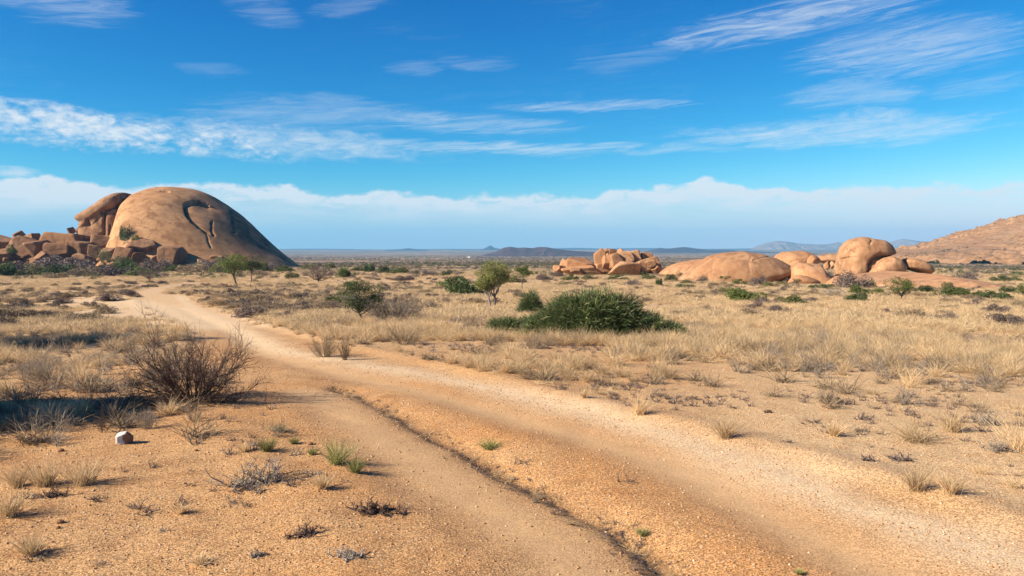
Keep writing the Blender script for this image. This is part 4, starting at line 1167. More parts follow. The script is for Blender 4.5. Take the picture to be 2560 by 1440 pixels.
shrub_list = [
    (45, 684, 90, 30, 'grey', 'shrub left end of the belt under the heap'), (92, 688, 80, 28, 'olive', 'shrub low in the belt under the far-left boulders'),
    (160, 688, 90, 26, 'dark', 'low shrub at the front of the belt'), (215, 690, 80, 24, 'brown', 'shrub at the front of the belt near the thorn tree'),
    (275, 690, 90, 28, 'grey', 'shrub directly under the olive thorn tree'), (318, 684, 60, 34, 'dark', 'tall shrub between the two thorn trees'),
    (400, 680, 80, 32, 'grey', 'shrub behind the far bend of the track'), (484, 682, 70, 26, 'brown', 'shrub before the pale lone boulder'),
    (540, 684, 60, 24, 'olive', 'shrub just left of the acacia at the dome'), (588, 676, 60, 26, 'dark', 'shrub behind the acacia trunk'),
    (690, 676, 60, 22, 'grey', 'shrub against the right foot of the dome'), (650, 690, 50, 16, 'brown', 'low shrub below the slim tree'),
    (12, 690, 60, 34, 'dark', 'shrub at the left picture edge below the boulder heap'), (60, 668, 60, 22, 'green', 'shrub at the foot of the far-left boulders'),
    (130, 676, 120, 36, 'grey', 'shrub, widest of the belt under the boulder heap'), (195, 680, 110, 36, 'grey', 'shrub in the belt left of the olive thorn tree'),
    (232, 672, 60, 34, 'dark', 'shrub touching the olive thorn tree on its left'), (300, 678, 70, 36, 'olive', 'shrub right of the olive thorn tree'),
    (340, 690, 60, 22, 'green', 'low shrub behind the leafless thorn tree by the bend'), (425, 668, 60, 34, 'dark', 'shrub below the tall boulder with the hollow'),
    (462, 666, 60, 30, 'olive', 'shrub hugging the dome foot right of the tall boulder'), (440, 680, 50, 18, 'green', 'low shrub right of the far bend of the track'),
    (510, 674, 40, 22, 'grey', 'shrub beside the pale lone boulder'), (545, 676, 60, 30, 'grey', 'shrub between the pale boulder and the acacia'),
    (655, 680, 40, 26, 'olive', 'shrub right of the slim tree at the dome'), (712, 680, 56, 16, 'green', 'flat shrub at the right end of the dome'),
    (733, 697, 36, 16, 'olive', 'little shrub in front of the dome right end'), (856, 695, 48, 26, 'green', 'shrub touching the umbrella thorn tree on its right'),
    (770, 676, 50, 16, 'olive', 'shrub behind the umbrella thorn tree'), (826, 672, 32, 16, 'olive', 'small bush above the umbrella thorn tree right side'),
    (926, 681, 30, 22, 'dark', 'round shrub, left of a pair in the centre distance'), (956, 683, 34, 20, 'dark', 'round shrub, right of a pair in the centre distance'),
    (1006, 685, 60, 15, 'green', 'flat shrub right of the dark pair in the distance'), (1034, 686, 28, 10, 'green', 'tiny flat shrub beyond the long flat one'),
    (1071, 690, 34, 14, 'grey', 'fan-shaped bush in the centre distance'), (1120, 689, 30, 14, 'dark', 'small shrub right of the fan-shaped bush'),
    (1006, 701, 50, 12, 'grey', 'low patch of twigs in the centre distance'), (905, 678, 46, 12, 'olive', 'shrub left of the dark pair'),
    (1165, 738, 108, 46, 'dark', 'large shrub left of the yellow-green tree'), (1120, 722, 50, 26, 'green', 'shrub at the left end of the large dark one'),
    (832, 764, 42, 24, 'dark', 'small shrub left of the spreading acacia'), (1282, 706, 60, 22, 'olive', 'shrub behind the small round-crowned tree'),
    (1296, 748, 30, 24, 'brown', 'bush under the small round-crowned tree'), (1360, 700, 34, 16, 'grey', 'fan-shaped shrub left of the middle boulder pile'),
    (1393, 692, 30, 14, 'grey', 'shrub at the left foot of the middle boulder pile'), (1427, 701, 44, 16, 'green', 'shrub in front of the egg-shaped boulder'),
    (1415, 713, 46, 10, 'olive', 'flat shrub below the green one at the middle pile'), (1470, 699, 40, 14, 'olive', 'shrub before the centre of the middle pile'),
    (1500, 670, 22, 12, 'grey', 'bush on the rocks of the middle pile'), (1545, 701, 52, 14, 'green', 'wide shrub before the sunlit ramp boulder'),
    (1580, 716, 44, 16, 'grey', 'shrub in the open before the middle pile'), (1618, 700, 40, 14, 'dark', 'shrub before the right foot of the middle pile'),
    (1647, 714, 18, 18, 'dark', 'upright shrub between the middle pile and the whaleback'), (1677, 704, 36, 18, 'olive', 'shrub at the left end of the whaleback'),
    (1660, 678, 28, 12, 'grey', 'shrub beyond the right end of the middle pile'), (1716, 711, 42, 14, 'olive', 'shrub before the left slope of the whaleback'),
    (1714, 720, 44, 10, 'dark', 'flat shrub just below the olive one at the whaleback'), (1757, 706, 24, 18, 'grey', 'upright shrub against the left front of the whaleback'),
    (1850, 711, 40, 14, 'green', 'shrub before the centre of the whaleback'), (1892, 713, 44, 24, 'grey', 'shrub against the right front of the whaleback'),
    (1922, 718, 40, 14, 'olive', 'shrub below the overhanging tip'), (1955, 714, 30, 10, 'green', 'small shrub beside the low round boulder under the tip'),
    (1866, 755, 100, 34, 'green', 'big shrub in the grass before the whaleback'), (1812, 738, 50, 22, 'olive', 'shrub at the left of the big green one'),
    (1908, 762, 70, 18, 'grey', 'shrub in front of the big green one'), (1987, 762, 76, 24, 'green', 'spreading shrub right of the big green one'),
    (2045, 724, 44, 14, 'dark', 'shrub at the foot of the sloping pale slab'), (2076, 722, 24, 12, 'olive', 'little shrub left of the grey mass at the mushroom rock'),
    (2122, 722, 88, 42, 'grey', 'large bush before the mushroom rock'), (2172, 722, 48, 22, 'olive', 'shrub right of the large grey bush'),
    (2150, 738, 50, 26, 'green', 'shrub right of the bleached dead bush'), (2142, 756, 52, 24, 'dark', 'shrub in front of the bleached dead bush'),
    (2188, 735, 40, 14, 'green', 'low shrub left of the crooked acacia'), (2307, 733, 44, 20, 'dark', 'shrub right of the crooked acacia'),
    (2366, 728, 40, 22, 'olive', 'rounded shrub at the front of the rock apron'), (2400, 742, 100, 22, 'green', 'long shrub at the right end of the rock apron'),
    (2486, 750, 86, 22, 'dark', 'wide shrub near the right picture edge'), (2528, 736, 50, 20, 'dark', 'shrub behind the wide one near the right edge'),
    (2556, 740, 34, 30, 'olive', 'shrub cut by the right picture edge'), (2418, 702, 60, 20, 'grey', 'shrub on the slope above the apron at right'),
    (2500, 704, 50, 14, 'dark', 'shrub on the plain at far right'), (2540, 702, 30, 10, 'green', 'small shrub on the plain at far right'),
    (2342, 660, 18, 10, 'dark', 'dot of shrub at the hillside foot'), (2504, 657, 14, 8, 'dark', 'tree-like shrub at the foot of the hillside'),
    (2434, 657, 12, 6, 'dark', 'shrub left of the tree-like one at the hillside'), 
    (380, 668, 50, 26, 'dark', 'shrub in the shade below the big angular boulder'), (270, 752, 60, 18, 'grey', 'low bush above the left verge of the track'),
    (60, 775, 60, 14, 'grey', 'flat bush at left before the pale bare patch'), (130, 790, 60, 14, 'brown', 'flat bush right of the one before the bare patch'),
    (10, 800, 60, 34, 'brown', 'bush at the left edge in the tree shade'), (140, 695, 60, 14, 'brown', 'low bush below the widest shrub of the belt'),
]
for sp in shrub_list:
    shrub(*sp)
# the bush growing out of the cleft beside the crag
for (x0, y1, wp, hp, Y, kd, lb) in [(314, 600, 36, 36, 428, 'dark', 'bush growing in the cleft between crag and dome'), (342, 606, 30, 20, 424, 'green', 'small bush hanging right below the cleft'), (30, 632, 26, 22, 424, 'green', 'bush squeezed between the far-left boulders')]:
    p = at(x0, y1, Y); k = Y / F
    fo, br = kinds[kd][1]
    root = empty('shrub', p); root.scale = (wp * k / 1.1, wp * k / 1.1, hp * k / 0.5)
    tag(root, f'{words[kd]} {lb}', 'shrub'); link('foliage', fo, root); link('branch_mass', br, root)['kind'] = 'stuff'

# two trees just outside the picture on the left; their shade falls into it
def outside(x, y, h, wd, lb, n):
    parts = leafy_tree(h, wd, h * 0.62, M_green, M_bark, leaves=n, leaf=0.085, r0=0.12, lumps=26, lean=0.15)
    plant('thorn_tree', parts, Vector((x, y, hz(x, y))), 0.3, lb, 'tree')
outside(-18.8, 22.0, 5.4, 5.0, 'thorn tree outside the left edge shading the middle ground', 22000)
outside(-26.0, 25.5, 6.0, 6.0, 'farther thorn tree outside the left edge', 20000)
outside(-10.9, 9.2, 3.3, 3.2, 'low thorn tree outside the left edge shading the foreground', 14000)

# ------------------------------------------------------------------ scattered cover
def tuft_mesh(name, blades, h, spread, wd, m, droop=0.25, zlo=0.45):
    b = Buf()
    d = dirs(blades, zlo, 1.0)
    l = h * rng.uniform(0.45, 1.1, blades)
    p0 = rng.normal(size=(blades, 3)) * [spread, spread, 0]
    t = np.linspace(0, 1, 4)[None, :, None]
    Pp = p0[:, None] + d[:, None] * l[:, None, None] * t + np.concatenate([d[:, :2] * 0.35, np.full((blades, 1), -droop)], 1)[:, None] * (t ** 2) * l[:, None, None] * rng.uniform(0.2, 1.0, (blades, 1, 1))
    Pp[..., 2] = np.maximum(Pp[..., 2], -0.01)
    W = np.array([1.0, 0.85, 0.6, 0.15])[None] * wd * rng.uniform(0.7, 1.3, (blades, 1))
    b.ribbons(Pp, W)
    return b.mesh(name, m)

def sprig_mesh(name, n, h, r, m, zlo=0.35):
    b = Buf()
    for k in range(n):
        d = dirs(1, zlo, 1)[0]
        pts, dd = wander(rng.normal(size=3) * [0.015, 0.015, 0] , d, h * rng.uniform(0.5, 1.1), 3, 0.22)
        b.tube(pts, np.linspace(r, r * 0.45, 4), 3)
        for q in range(2):
            p2, _ = wander(pts[rng.integers(1, 3)], dirs(1, 0.2, 1)[0], h * 0.35, 2, 0.3)
            b.tube(p2, np.linspace(r * .7, r * .35, 3), 3)
    return b.mesh(name, m)

def proto_col(name, meshes):
    col_ = bpy.data.collections.new(name)
    for me in meshes:
        o = bpy.data.objects.new(me.name, me)
        col_.objects.link(o)
    return col_

def scatter(name, meshes, P, scl, idx, tilt=0.12, sq=None):
    n = len(P)
    me = bpy.data.meshes.new(name)
    me.vertices.add(n); me.vertices.foreach_set('co', np.asarray(P, np.float32).ravel())
    rot = np.stack([rng.normal(0, tilt, n), rng.normal(0, tilt, n), rng.uniform(0, 6.283, n)], -1)
    scl = np.asarray(scl)
    s3 = np.stack([scl, scl, scl * (rng.uniform(0.75, 1.25, n) if sq is None else sq)], -1)
    for nm, arr in (('rot', rot), ('scl', s3)):
        a = me.attributes.new(nm, 'FLOAT_VECTOR', 'POINT'); a.data.foreach_set('vector', arr.astype(np.float32).ravel())
    a = me.attributes.new('idx', 'INT', 'POINT'); a.data.foreach_set('value', np.asarray(idx, np.int32))
    o = link(name, me); o['kind'] = 'stuff'
    ng = bpy.data.node_groups.new(name, 'GeometryNodeTree')
    ng.interface.new_socket('Geometry', in_out='INPUT', socket_type='NodeSocketGeometry')
    ng.interface.new_socket('Geometry', in_out='OUTPUT', socket_type='NodeSocketGeometry')
    N, Lk = ng.nodes, ng.links
    gi, go = N.new('NodeGroupInput'), N.new('NodeGroupOutput')
    ip = N.new('GeometryNodeInstanceOnPoints')
    ci = N.new('GeometryNodeCollectionInfo'); ci.inputs['Collection'].default_value = proto_col(name, meshes)
    ci.inputs['Separate Children'].default_value = True; ci.inputs['Reset Children'].default_value = True
    ip.inputs['Pick Instance'].default_value = True
    def named(nm, ty):
        q = N.new('GeometryNodeInputNamedAttribute'); q.data_type = ty; q.inputs['Name'].default_value = nm
        return q.outputs['Attribute']
    e2r = N.new('FunctionNodeEulerToRotation')
    Lk.new(named('rot', 'FLOAT_VECTOR'), e2r.inputs[0]); Lk.new(e2r.outputs[0], ip.inputs['Rotation'])
    Lk.new(named('scl', 'FLOAT_VECTOR'), ip.inputs['Scale'])
    Lk.new(named('idx', 'INT'), ip.inputs['Instance Index'])
    Lk.new(gi.outputs[0], ip.inputs['Points']); Lk.new(ci.outputs[0], ip.inputs['Instance'])
    Lk.new(ip.outputs[0], go.inputs[0])
    md = o.modifiers.new('scatter', 'NODES'); md.node_group = ng
    return o

def sample(n, r0, r1, half=41, power=1.0):
    """points in the wedge the photo sees, evenly spread over the picture rather than the ground when power is 1"""
    u = rng.random(n)
    if power == 1.0:
        r = np.exp(math.log(r0) + u * math.log(r1 / r0))
    else:
        r = (r0 ** power + u * (r1 ** power - r0 ** power)) ** (1 / power)
    t = np.radians(rng.uniform(-half, half, n))
    return r * np.sin(t), r * np.cos(t), r

grass_meshes = [tuft_mesh('grass_tuft', 150, 0.40, 0.05, 0.006, M_straw, 0.22, 0.55) for _ in range(3)] + [tuft_mesh('grass_tuft_b', 90, 0.26, 0.05, 0.006, M_straw, 0.5, 0.25) for _ in range(2)]
coarse = [tuft_mesh('grass_clump', 110, 0.42, 0.22, 0.014, M_straw, 0.4, 0.35) for _ in range(4)]
scrub_meshes = [tuft_mesh('dry_scrub', 90, 0.34, 0.06, 0.007, M_scrub, 0.2, 0.3) for _ in range(2)] + [sprig_mesh('dry_scrub_b', 16, 0.30, 0.004, M_greytwig) for _ in range(2)]
sprigs = [sprig_mesh('dead_sprig', 9, 0.12, 0.0045, M_purple) for _ in range(4)]

def height_of(X, Y):
    g = fields(X, Y)
    return g

# near and middle grass
def grow(n, r0, r1, dens, power=1.0, half=41):
    X, Y, r = sample(n, r0, r1, half, power)
    g = fields(X, Y)
    d = dens(X, Y, r) * (1 - sstep(0.05, 0.6, g['road'])) * (1 - 0.95 * sstep(0.15, 0.5, g['white']))
    st = spot(310, 1108)
    away = np.hypot(X - st.x, (Y - st.y + 0.25) * 0.7) > 0.75
    k = (rng.random(n) < d) & away
    return np.stack([X, Y, g['z'] - 0.01], -1)[k], r[k]

def side(X, Y):
    s, t = sdist(X, Y, L_axis)
    return s
def dens_grass(X, Y, r):
    nz = fbm2(X, Y, 0.16, 3, 101); n2 = fbm2(X, Y, 0.7, 2, 102)
    s = side(X, Y)
    right = sstep(12.5, 26, r + 8 * nz) * 0.9 + 0.05
    left = sstep(16.0, 30, r + 8 * nz) * 0.7 + 0.03 + 0.30 * sstep(-0.36, -0.46, X / np.maximum(Y, 1)) * sstep(8.8, 10.5, r)
    return np.where(s > 0, right, left) * sstep(-0.3, 0.45, n2 + nz * 0.8)
P1, r1 = grow(3600, 5.0, 14, lambda X, Y, r: dens_grass(X, Y, r) * np.where((side(X, Y) < 0) & (r < 11.5), 0.0, 1.0), 1.6)
P2, r2 = grow(14500, 14, 45, dens_grass, 1.0)
Pn = np.vstack([P1, P2]); rn = np.concatenate([r1, r2])
scatter('dry_grass', grass_meshes, Pn, rng.uniform(0.55, 1.25, len(Pn)) * 1.05 * (0.65 + 0.35 * sstep(12, 20, rn)), rng.integers(0, 5, len(Pn)))
P3, r3 = grow(22000, 38, 130, lambda X, Y, r: 0.9 * sstep(-0.7, 0.2, fbm2(X, Y, 0.08, 3, 103)), 0.6)
scatter('dry_grass', coarse, P3, rng.uniform(0.7, 1.5, len(P3)) * (0.8 + r3 / 180), rng.integers(0, 4, len(P3)), sq=0.8)
P4, r4 = grow(22000, 120, 520, lambda X, Y, r: 0.9 * sstep(-0.5, 0.3, fbm2(X, Y, 0.03, 3, 104)) * (1 - 0.6 * sstep(250, 500, r)), 0.4, 38)
scatter('dry_grass', coarse, P4, rng.uniform(1.2, 2.6, len(P4)) * (1 + r4 / 400), rng.integers(0, 4, len(P4)), sq=0.45)

def dens_scrub(X, Y, r):
    nz = fbm2(X, Y, 0.11, 3, 111)
    s = side(X, Y)
    return np.where(s > 0, 0.65, 0.95) * sstep(-0.25, 0.45, nz + 0.5 * fbm2(X, Y, 0.6, 2, 115)) * sstep(10, 22, r) + 0.004 + 0.25 * sstep(-0.36, -0.5, X / np.maximum(Y, 1)) * sstep(8.8, 10.5, r)
P5, r5 = grow(13000, 9.5, 60, dens_scrub, 0.8)
scatter('low_scrub', scrub_meshes, P5, rng.uniform(0.6, 1.35, len(P5)), rng.integers(0, 4, len(P5)))
P6, r6 = grow(15000, 45, 220, lambda X, Y, r: 0.9 * sstep(-0.5, 0.7, fbm2(X, Y, 0.05, 4, 112) + 0.4 * fbm2(X, Y, 0.4, 2, 113)) * np.where(X < 0, 1.0, 0.55), 0.6)
scatter('low_scrub', scrub_meshes[:2] + [kinds['grey'][0][0], kinds['brown'][0][0]], P6, rng.uniform(0.6, 2.0, len(P6)), rng.choice([0, 0, 1, 1, 2, 3, 3], len(P6)), sq=0.7)

# patch of small dark sprigs right of the track
def dens_sprig(X, Y, r):
    s = side(X, Y)
    nz = fbm2(X, Y, 0.5, 3, 121)
    return np.where(s > 0, 1.0, 0.22) * sstep(-0.35, 0.5, nz) * (1 - 0.6 * sstep(15, 30, r))
P7, r7 = grow(19000, 5, 48, dens_sprig, 1.2)
scatter('dead_sprigs', sprigs, P7, rng.uniform(0.45, 1.15, len(P7)) * (1 + 0.8 * sstep(15, 40, r7)), rng.integers(0, 4, len(P7)))

li = rng.integers(0, len(L_gully), 420)
gx, gy = L_gully[li, 0] + rng.normal(0, 0.10, 420), L_gully[li, 1] + rng.normal(0, 0.10, 420)
kl = fbm2(gx, gy, 0.9, 3, 66) > -0.1
gx, gy = gx[kl], gy[kl]
scatter('gully_litter', sprigs + grass_meshes[3:], np.stack([gx, gy, H(gx, gy)], -1), rng.uniform(0.15, 0.5, len(gx)), rng.choice([0, 1, 2, 3, 0, 1, 5], len(gx)), tilt=0.6)
# bush dotted over the plain as far as single bushes can be seen
bush_low = []
for kk_, mm in enumerate((M_purple, M_darkgreen, M_purple, M_olive)):
    b = Buf(); foliage_cloud(b, 1.0, 0.45, 420, 0.05, 8); bush_low.append(b.mesh('plain_bush', mm))
Xb, Yb, rb = sample(26000, 230, 3600, 36, 0.25)
gb = fields(Xb, Yb)
kb = rng.random(len(Xb)) < sstep(-0.35, 0.5, fbm2(Xb * 0.5, Yb, 0.006, 4, 131)) * (0.25 + 0.75 * sstep(250, 700, rb))
Pb = np.stack([Xb, Yb, gb['z']], -1)[kb]
scatter('bushland', bush_low, Pb, rng.uniform(1.4, 4.2, len(Pb)) * (1 + sstep(800, 3000, rb[kb]) * 1.2), rng.integers(0, 4, len(Pb)), sq=0.9)
# dark bushes on the rocky hillside
hv = np.array([v.co[:] for v in hill.data.vertices]) + np.array(hill.location)
pxh, pyh = project(hv[:, 0], hv[:, 1], hv[:, 2])
okh = (hv[:, 1] < 1160) & (hv[:, 1] > 800) & (pxh > 2250) & (pxh < 2900) & (rng.random(len(hv)) < 0.06 * sstep(-0.1, 0.5, fbm2(hv[:, 0], hv[:, 1] , 0.02, 3, 151)) + 0.002)
Ph = hv[okh]
scatter('hillside_bushes', bush_low, Ph, rng.uniform(2.0, 5.5, len(Ph)), rng.integers(0, 4, len(Ph)), sq=0.9)
# gravel
def peb(seed):
    V, Fc = _ico[2]
    rs = np.random.default_rng(seed)
    n = rs.normal(size=(6, 3)); n /= np.linalg.norm(n, axis=1, keepdims=True)
    d = np.maximum(V @ n.T, 1e-3) / rs.uniform(0.55, 0.9, 6)
    r = 1 / (np.sum(d ** 10, 1) + 1) ** 0.1
    return mesh_np('pebble', V * r[:, None] * [1, 0.8, 0.6], Fc, M_pebble, False)
# smaller icosphere for the stones
V1, F1 = ico(1); _ico[2] = (V1, F1) if False else _ico[2]
Xg, Yg, rg = sample(120000, 4.6, 26, 40, 1.15)
gg = fields(Xg, Yg)
dg = (1 - 0.72 * gg['rut']) * (0.45 + 0.35 * gg['white'] + 0.3 * fbm2(Xg, Yg, 0.8, 3, 141)) * (0.35 + 0.65 * (1 - sstep(10, 26, rg)) )
kg = rng.random(len(Xg)) < dg
Pg = np.stack([Xg, Yg, gg['z']], -1)[kg]
sc_ = 0.0032 + 0.0040 * rng.random(len(Pg)) ** 4 * 2.4
sc_ *= (1 + 0.04 * rg[kg])
scatter('gravel', [peb(k) for k in range(4)], Pg + [0, 0, 0.001], sc_, rng.integers(0, 4, len(Pg)), tilt=0.5)

# ------------------------------------------------------------------ single things in the foreground
def tuft(px, py, h_px, label, green=False, w_=1.0, name='grass_tuft'):
    p = spot(px, py); k = p.y / F
    me = tuft_mesh('tuft', 190, h_px * k * 1.45, 0.14 * h_px * k * w_, 0.005, M_straw_g if green else M_straw, 0.12, 0.72 if w_ < 1.4 else 0.45)
    return tag(link(name, me, None, p - Vector((0, 0, 0.008))), label, 'grass tuft')
for (px, py, h, lb, gr, ww) in [
    (212, 1212, 62, 'feathery dry tuft right of the pair near the left edge', False, 1.2), (112, 1214, 60, 'taller one of two dry tufts near the left edge', False, 1.2),
    (45, 1217, 46, 'dry tuft nearest the left edge in the row of three', False, 1), (80, 1388, 44, 'lone dry tuft in the bottom left corner', False, 0.9),
    (22, 1292, 60, 'pale dry tuft at the left edge above the bottom corner', False, 1.3), (842, 1160, 56, 'yellow-green tuft on the left verge of the track', True, 1.1),
    (890, 1182, 36, 'short green tuft beside the yellow-green one', True, 0.9), (668, 1128, 32, 'dark green small tuft left of the bleached sticks', True, 1),
    (781, 1138, 16, 'tiny bright green tuft on the left verge', True, 1.2), (735, 1110, 16, 'tiny bright green tuft uppermost on the left verge', True, 1.2),
    (1224, 1122, 26, 'small olive tuft in the crown of the track', True, 1.8), (806, 1222, 36, 'thin pale tuft left of the black dead shrub', False, 0.8),
    (2288, 1104, 62, 'wide bushy straw tuft, largest right of the track', False, 2.0), (1812, 1096, 52, 'straw tuft at the right road edge with the sharp shadow', False, 0.8),
    (2290, 1226, 54, 'rounded straw tuft near the lower right road edge', False, 1.0), (2380, 1236, 48, 'grey-straw tuft right of the rounded one', False, 1.1),
    (2085, 1090, 34, 'straw tuft between the sprig patch and the wide bushy one', False, 1.0), (2380, 1080, 50, 'tall straw tuft right of the wide bushy one', False, 1.2),
    (1600, 1036, 42, 'straw tuft leaning over the white gravel edge', False, 1.2), (1432, 922, 46, 'round straw tuft on the edge of the dense grass', False, 1.1),
    (1640, 930, 36, 'small round straw tuft beyond the gravel edge', False, 1.1), (1990, 880, 40, 'brownish tuft in the right grassland', False, 1.1),
    (1460, 995, 20, 'little straw tuft on bare sand above the white gravel', False, 1.2), (2280, 960, 46, 'reddish-straw tuft right of the sprig patch', False, 1.6),
    (128, 1060, 60, 'pale tuft in front of the dark shade at left', False, 1.0), (205, 1040, 44, 'pale tuft at the right end of the dark shade', False, 1.2),
    (1608, 1340, 18, 'small bright green tuft in the gully', True, 1.2), (1998, 1436, 14, 'green tuft at the bottom edge in the right wheel track', True, 0.8),
    (455, 1283, 24, 'small pale straw tuft in the left foreground', False, 1.3), (2555, 1130, 90, 'tall straw tuft cut by the right edge', False, 1.2),
    (610, 1130, 22, 'small straw tuft above the bleached sticks', False, 1.0), (700, 1080, 20, 'small dry olive tuft near the bend of the verge', True, 1.8),
    (500, 1410, 26, 'low straw tuft at the bottom left', False, 1.4), (420, 1040, 34, 'straw tuft below the big dark bush', False, 1.0)]:
    tuft(px, py, h, lb, gr, ww)

def dead_shrub(px, py, w_px, h_px, label, m, n=26, r=0.006, zlo=0.05):
    p = spot(px, py); k = p.y / F
    b = Buf()
    for q in range(n):
        d = dirs(1, zlo, 0.95)[0]
        s0 = np.array([rng.normal() * 0.16 * w_px * k, rng.normal() * 0.1 * w_px * k, -0.004])
        l = w_px * k * rng.uniform(0.18, 0.42)
        d = d * [1, 1, min(1.6, 1.6 * h_px / w_px * 2)]; d /= np.linalg.norm(d)
        pts, _ = wander(s0, d, l, 6, 0.28, -0.02); pts[:, 2] = np.maximum(pts[:, 2], -0.003)
        b.tube(pts, np.linspace(r, r * 0.4, 7) * rng.uniform(0.8, 1.6), 4)
        for a in range(8):
            p2, _ = wander(pts[rng.integers(1, 6)], dirs(1, 0.0, 1)[0], l * rng.uniform(0.2, 0.45), 3, 0.35)
            p2[:, 2] = np.maximum(p2[:, 2], 0.0)
            b.tube(p2, np.linspace(r * .5, r * .22, 4), 3)
    return tag(link('dead_shrub', b.mesh('dead', m), None, p), label, 'dead shrub')
for (px, py, wp, hp, lb, m, n, r) in [
    (650, 1208, 210, 44, 'largest dead shrub of bleached and dark sticks in the left foreground', M_greytwig, 60, 0.006),
    (930, 1280, 120, 50, 'black dead shrub with one raised twig beside the left wheel track', M_darktwig, 34, 0.0065),
    (772, 1340, 105, 34, 'charred-looking dead shrub below the black one', M_darktwig, 26, 0.006),
    (868, 1392, 100, 34, 'bleached pale dead shrub near the bottom edge', M_paletwig, 26, 0.005),
    (645, 1392, 60, 36, 'small dead stump of twigs at the bottom left of centre', M_greytwig, 18, 0.006),
    (130, 1240, 80, 22, 'low dark dead shrub below the row of three tufts', M_darktwig, 26, 0.005),
    (1000, 1285, 50, 26, 'twig remnant just right of the black dead shrub', M_darktwig, 12, 0.006),
    (770, 1185, 70, 14, 'flat bleached sticks right of the largest dead shrub', M_greytwig, 12, 0.005),
    (745, 1138, 80, 14, 'thin bleached sticks lying near the green tufts', M_paletwig, 10, 0.004),
    (400, 1330, 70, 24, 'thin grey twigs sprawling in the left foreground', M_greytwig, 10, 0.003),
    (640, 1115, 60, 20, 'small dead shrub above the dark green tuft', M_greytwig, 12, 0.005),
    (2250, 1150, 70, 26, 'grey sprig clump left of the wide bushy tuft shadow', M_purple, 22, 0.006),
    (2170, 1152, 60, 26, 'grey sprig clump nearer the white gravel at right', M_purple, 20, 0.006),
    (2090, 1010, 90, 34, 'densest grey sprig clump in the middle of the sprig patch', M_purple, 40, 0.006),
    (1920, 1032, 34, 26, 'round dark sprig clump at the left of the sprig patch', M_darktwig, 20, 0.005),
    (1775, 1010, 50, 26, 'forked dark twig lying on bare sand', M_darktwig, 7, 0.007),
    (2160, 1050, 60, 22, 'grey sprig clump below the densest one', M_purple, 20, 0.005),
    (2470, 1060, 110, 50, 'large grey twig tangle near the right edge', M_greytwig, 50, 0.006),
    (2500, 1125, 100, 34, 'grey twig tangle under the large one at the right edge', M_greytwig, 36, 0.006),
    (1560, 1205, 80, 14, 'fine dark twigs scattered on the white gravel', M_darktwig, 8, 0.003),
    (1300, 1160, 70, 12, 'dry litter of straw and twigs in the gully', M_greytwig, 16, 0.003),
    (480, 1215, 40, 12, 'few loose sticks in the left foreground', M_darktwig, 5, 0.004)]:
    dead_shrub(px, py, wp, hp, lb, m, n, r)

# painted stone
def painted():
    m, k, out = mat('painted_stone')
    tcn = k.n('ShaderNodeTexCoord'); sx = k.n('ShaderNodeSeparateXYZ'); k.put(sx.inputs[0], tcn.outputs['Object'])
    nz = k.noise(tcn.outputs['Object'], 14, 4, 0.6)
    edge_ = k.m('ADD', k.m('SUBTRACT', sx.outputs[0], k.m('MULTIPLY', sx.outputs[2], 0.10)), k.m('MULTIPLY', k.m('SUBTRACT', nz, 0.5), 0.12))
    f = k.ramp(edge_, 0.01, 0.03)
    rust = k.ramp(k.noise(tcn.outputs['Object'], 22, 4, 0.7), 0.52, 0.66, 0, 0.6)
    c = k.mix(rust, (0.62, 0.59, 0.54), (0.36, 0.25, 0.18))
    c = k.mix(f, c, (0.22, 0.13, 0.09))
    finish(k, out, c, 0.75, nz, 0.01, 0.6)
    p = spot(310, 1108); kk2 = p.y / F
    V, Fc = _ico[5]
    rs = np.random.default_rng(4)
    n = rs.normal(size=(12, 3)); n[:6] = np.vstack([np.eye(3), -np.eye(3)]) + rs.normal(size=(6, 3)) * 0.28
    n /= np.linalg.norm(n, axis=1, keepdims=True)
    d = np.maximum(V @ n.T, 1e-3) / np.concatenate([rs.uniform(0.55, 0.72, 6), rs.uniform(0.72, 0.9, 6)])
    r = 1 / (np.sum(d ** 22, 1) + 1) ** (1 / 22)
    out_ = V * r[:, None] * [25 * kk2, 21 * kk2, 21 * kk2]
    out_ += V * (fbm3(out_, 14, 3, 4) * 0.010)[:, None]
    me = mesh_np('painted_stone', out_, Fc, m); fattr(me, 'stain', np.zeros(len(V)))
    tag(link('painted_stone', me, None, p + Vector((0, 0, 11 * kk2))), 'marker stone with white-painted left side and brown right side', 'stone')
painted()
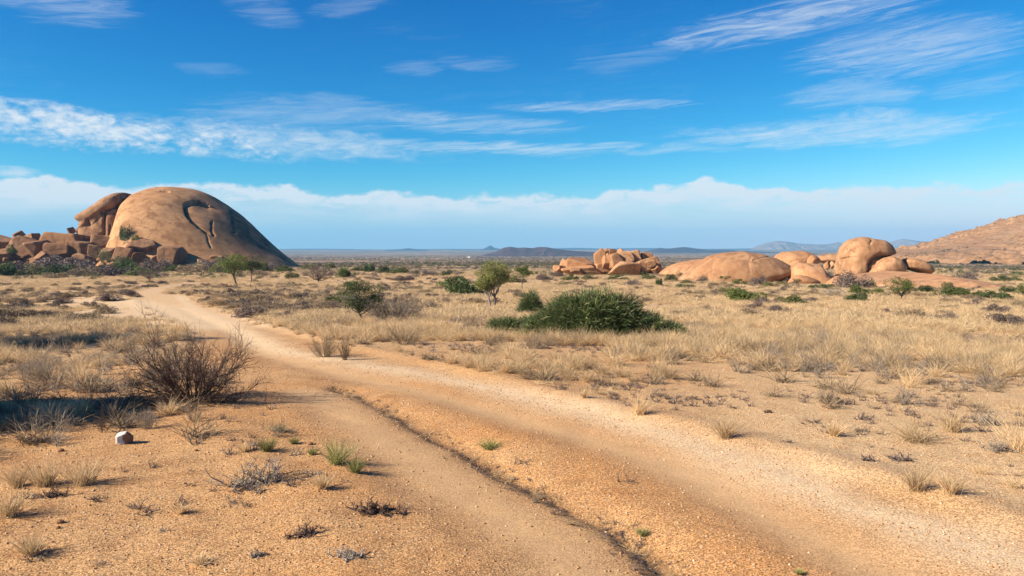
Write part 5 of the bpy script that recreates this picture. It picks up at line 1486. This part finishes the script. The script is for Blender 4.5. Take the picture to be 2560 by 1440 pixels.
for (px, py, w_, lb) in [(150, 1308, 10, 'reddish brown pebble on bare ground at left'), (145, 1322, 7, 'smaller dark pebble just below the reddish one'), (485 / 3.2, 740 + 1245 / 3.2, 9, 'pale small stone left below the painted stone'),
                         (490, 1128, 6, 'tiny dark stone right of the painted stone'), (775, 1112, 8, 'dark red small stone on the left verge')]:
    p = spot(px, py); k_ = p.y / F
    V, Fc = _ico[3]
    me = mesh_np('stone', V * (1 + 0.15 * fbm3(V, 2.0, 2, int(px)))[:, None] * [w_ * k_, w_ * k_ * .8, w_ * k_ * .6], Fc, M_crag); fattr(me, 'stain', np.zeros(len(V)))
    tag(link('stone', me, None, p + Vector((0, 0, w_ * k_ * 0.3))), lb, 'stone')

# tiny farmhouse far out on the plain
def house():
    p = spot(1172, 645); k = p.y / F
    b = bmesh.new()
    root = empty('farmhouse', p); tag(root, 'tiny white farmhouse far out on the plain', 'house')
    wd, dp, h = 6 * k, 5 * k, 3.0 * k
    bmesh.ops.create_cube(b, size=1, matrix=Matrix.Translation((0, 0, h / 2)) @ Matrix.Diagonal((wd, dp, h, 1)))
    me = bpy.data.meshes.new('wall'); b.to_mesh(me); b.free()
    m, kq, out = mat('white_wall'); finish(kq, out, (0.8, 0.78, 0.74)); me.materials.append(m); link('wall', me, root)
    V = [(-wd * .55, -dp * .55, h), (wd * .55, -dp * .55, h), (wd * .55, dp * .55, h), (-wd * .55, dp * .55, h), (-wd * .55, 0, h * 1.6), (wd * .55, 0, h * 1.6)]
    me = mesh_np('roof', V, [[0, 1, 5, 4], [2, 3, 4, 5], [0, 4, 3], [1, 2, 5], [3, 2, 1, 0]], None, False)
    m2, kq, out = mat('tin_roof'); finish(kq, out, (0.5, 0.45, 0.42), 0.5); me.materials.append(m2); link('roof', me, root)
house()

# ------------------------------------------------------------------ haze
hb = bmesh.new(); bmesh.ops.create_cube(hb, size=1)
zlo, zhi = -75.0, 345.0
bmesh.ops.transform(hb, matrix=Matrix.Translation((0, 0, (zlo + zhi) / 2)) @ Matrix.Diagonal((29400, 29400, zhi - zlo, 1)), verts=hb.verts)
hm = bpy.data.meshes.new('haze'); hb.to_mesh(hm); hb.free()
m = bpy.data.materials.new('haze'); m.use_nodes = True; m.node_tree.nodes.clear()
k = NT(m.node_tree); out = k.n('ShaderNodeOutputMaterial'); pv = k.n('ShaderNodeVolumePrincipled')
pv.inputs['Color'].default_value = (0.20, 0.60, 0.94, 1)
pv.inputs['Density'].default_value = 0.000065
pv.inputs['Anisotropy'].default_value = 0.0
k.t.links.new(pv.outputs[0], out.inputs['Volume'])
hm.materials.append(m)
link('haze', hm)['kind'] = 'stuff'
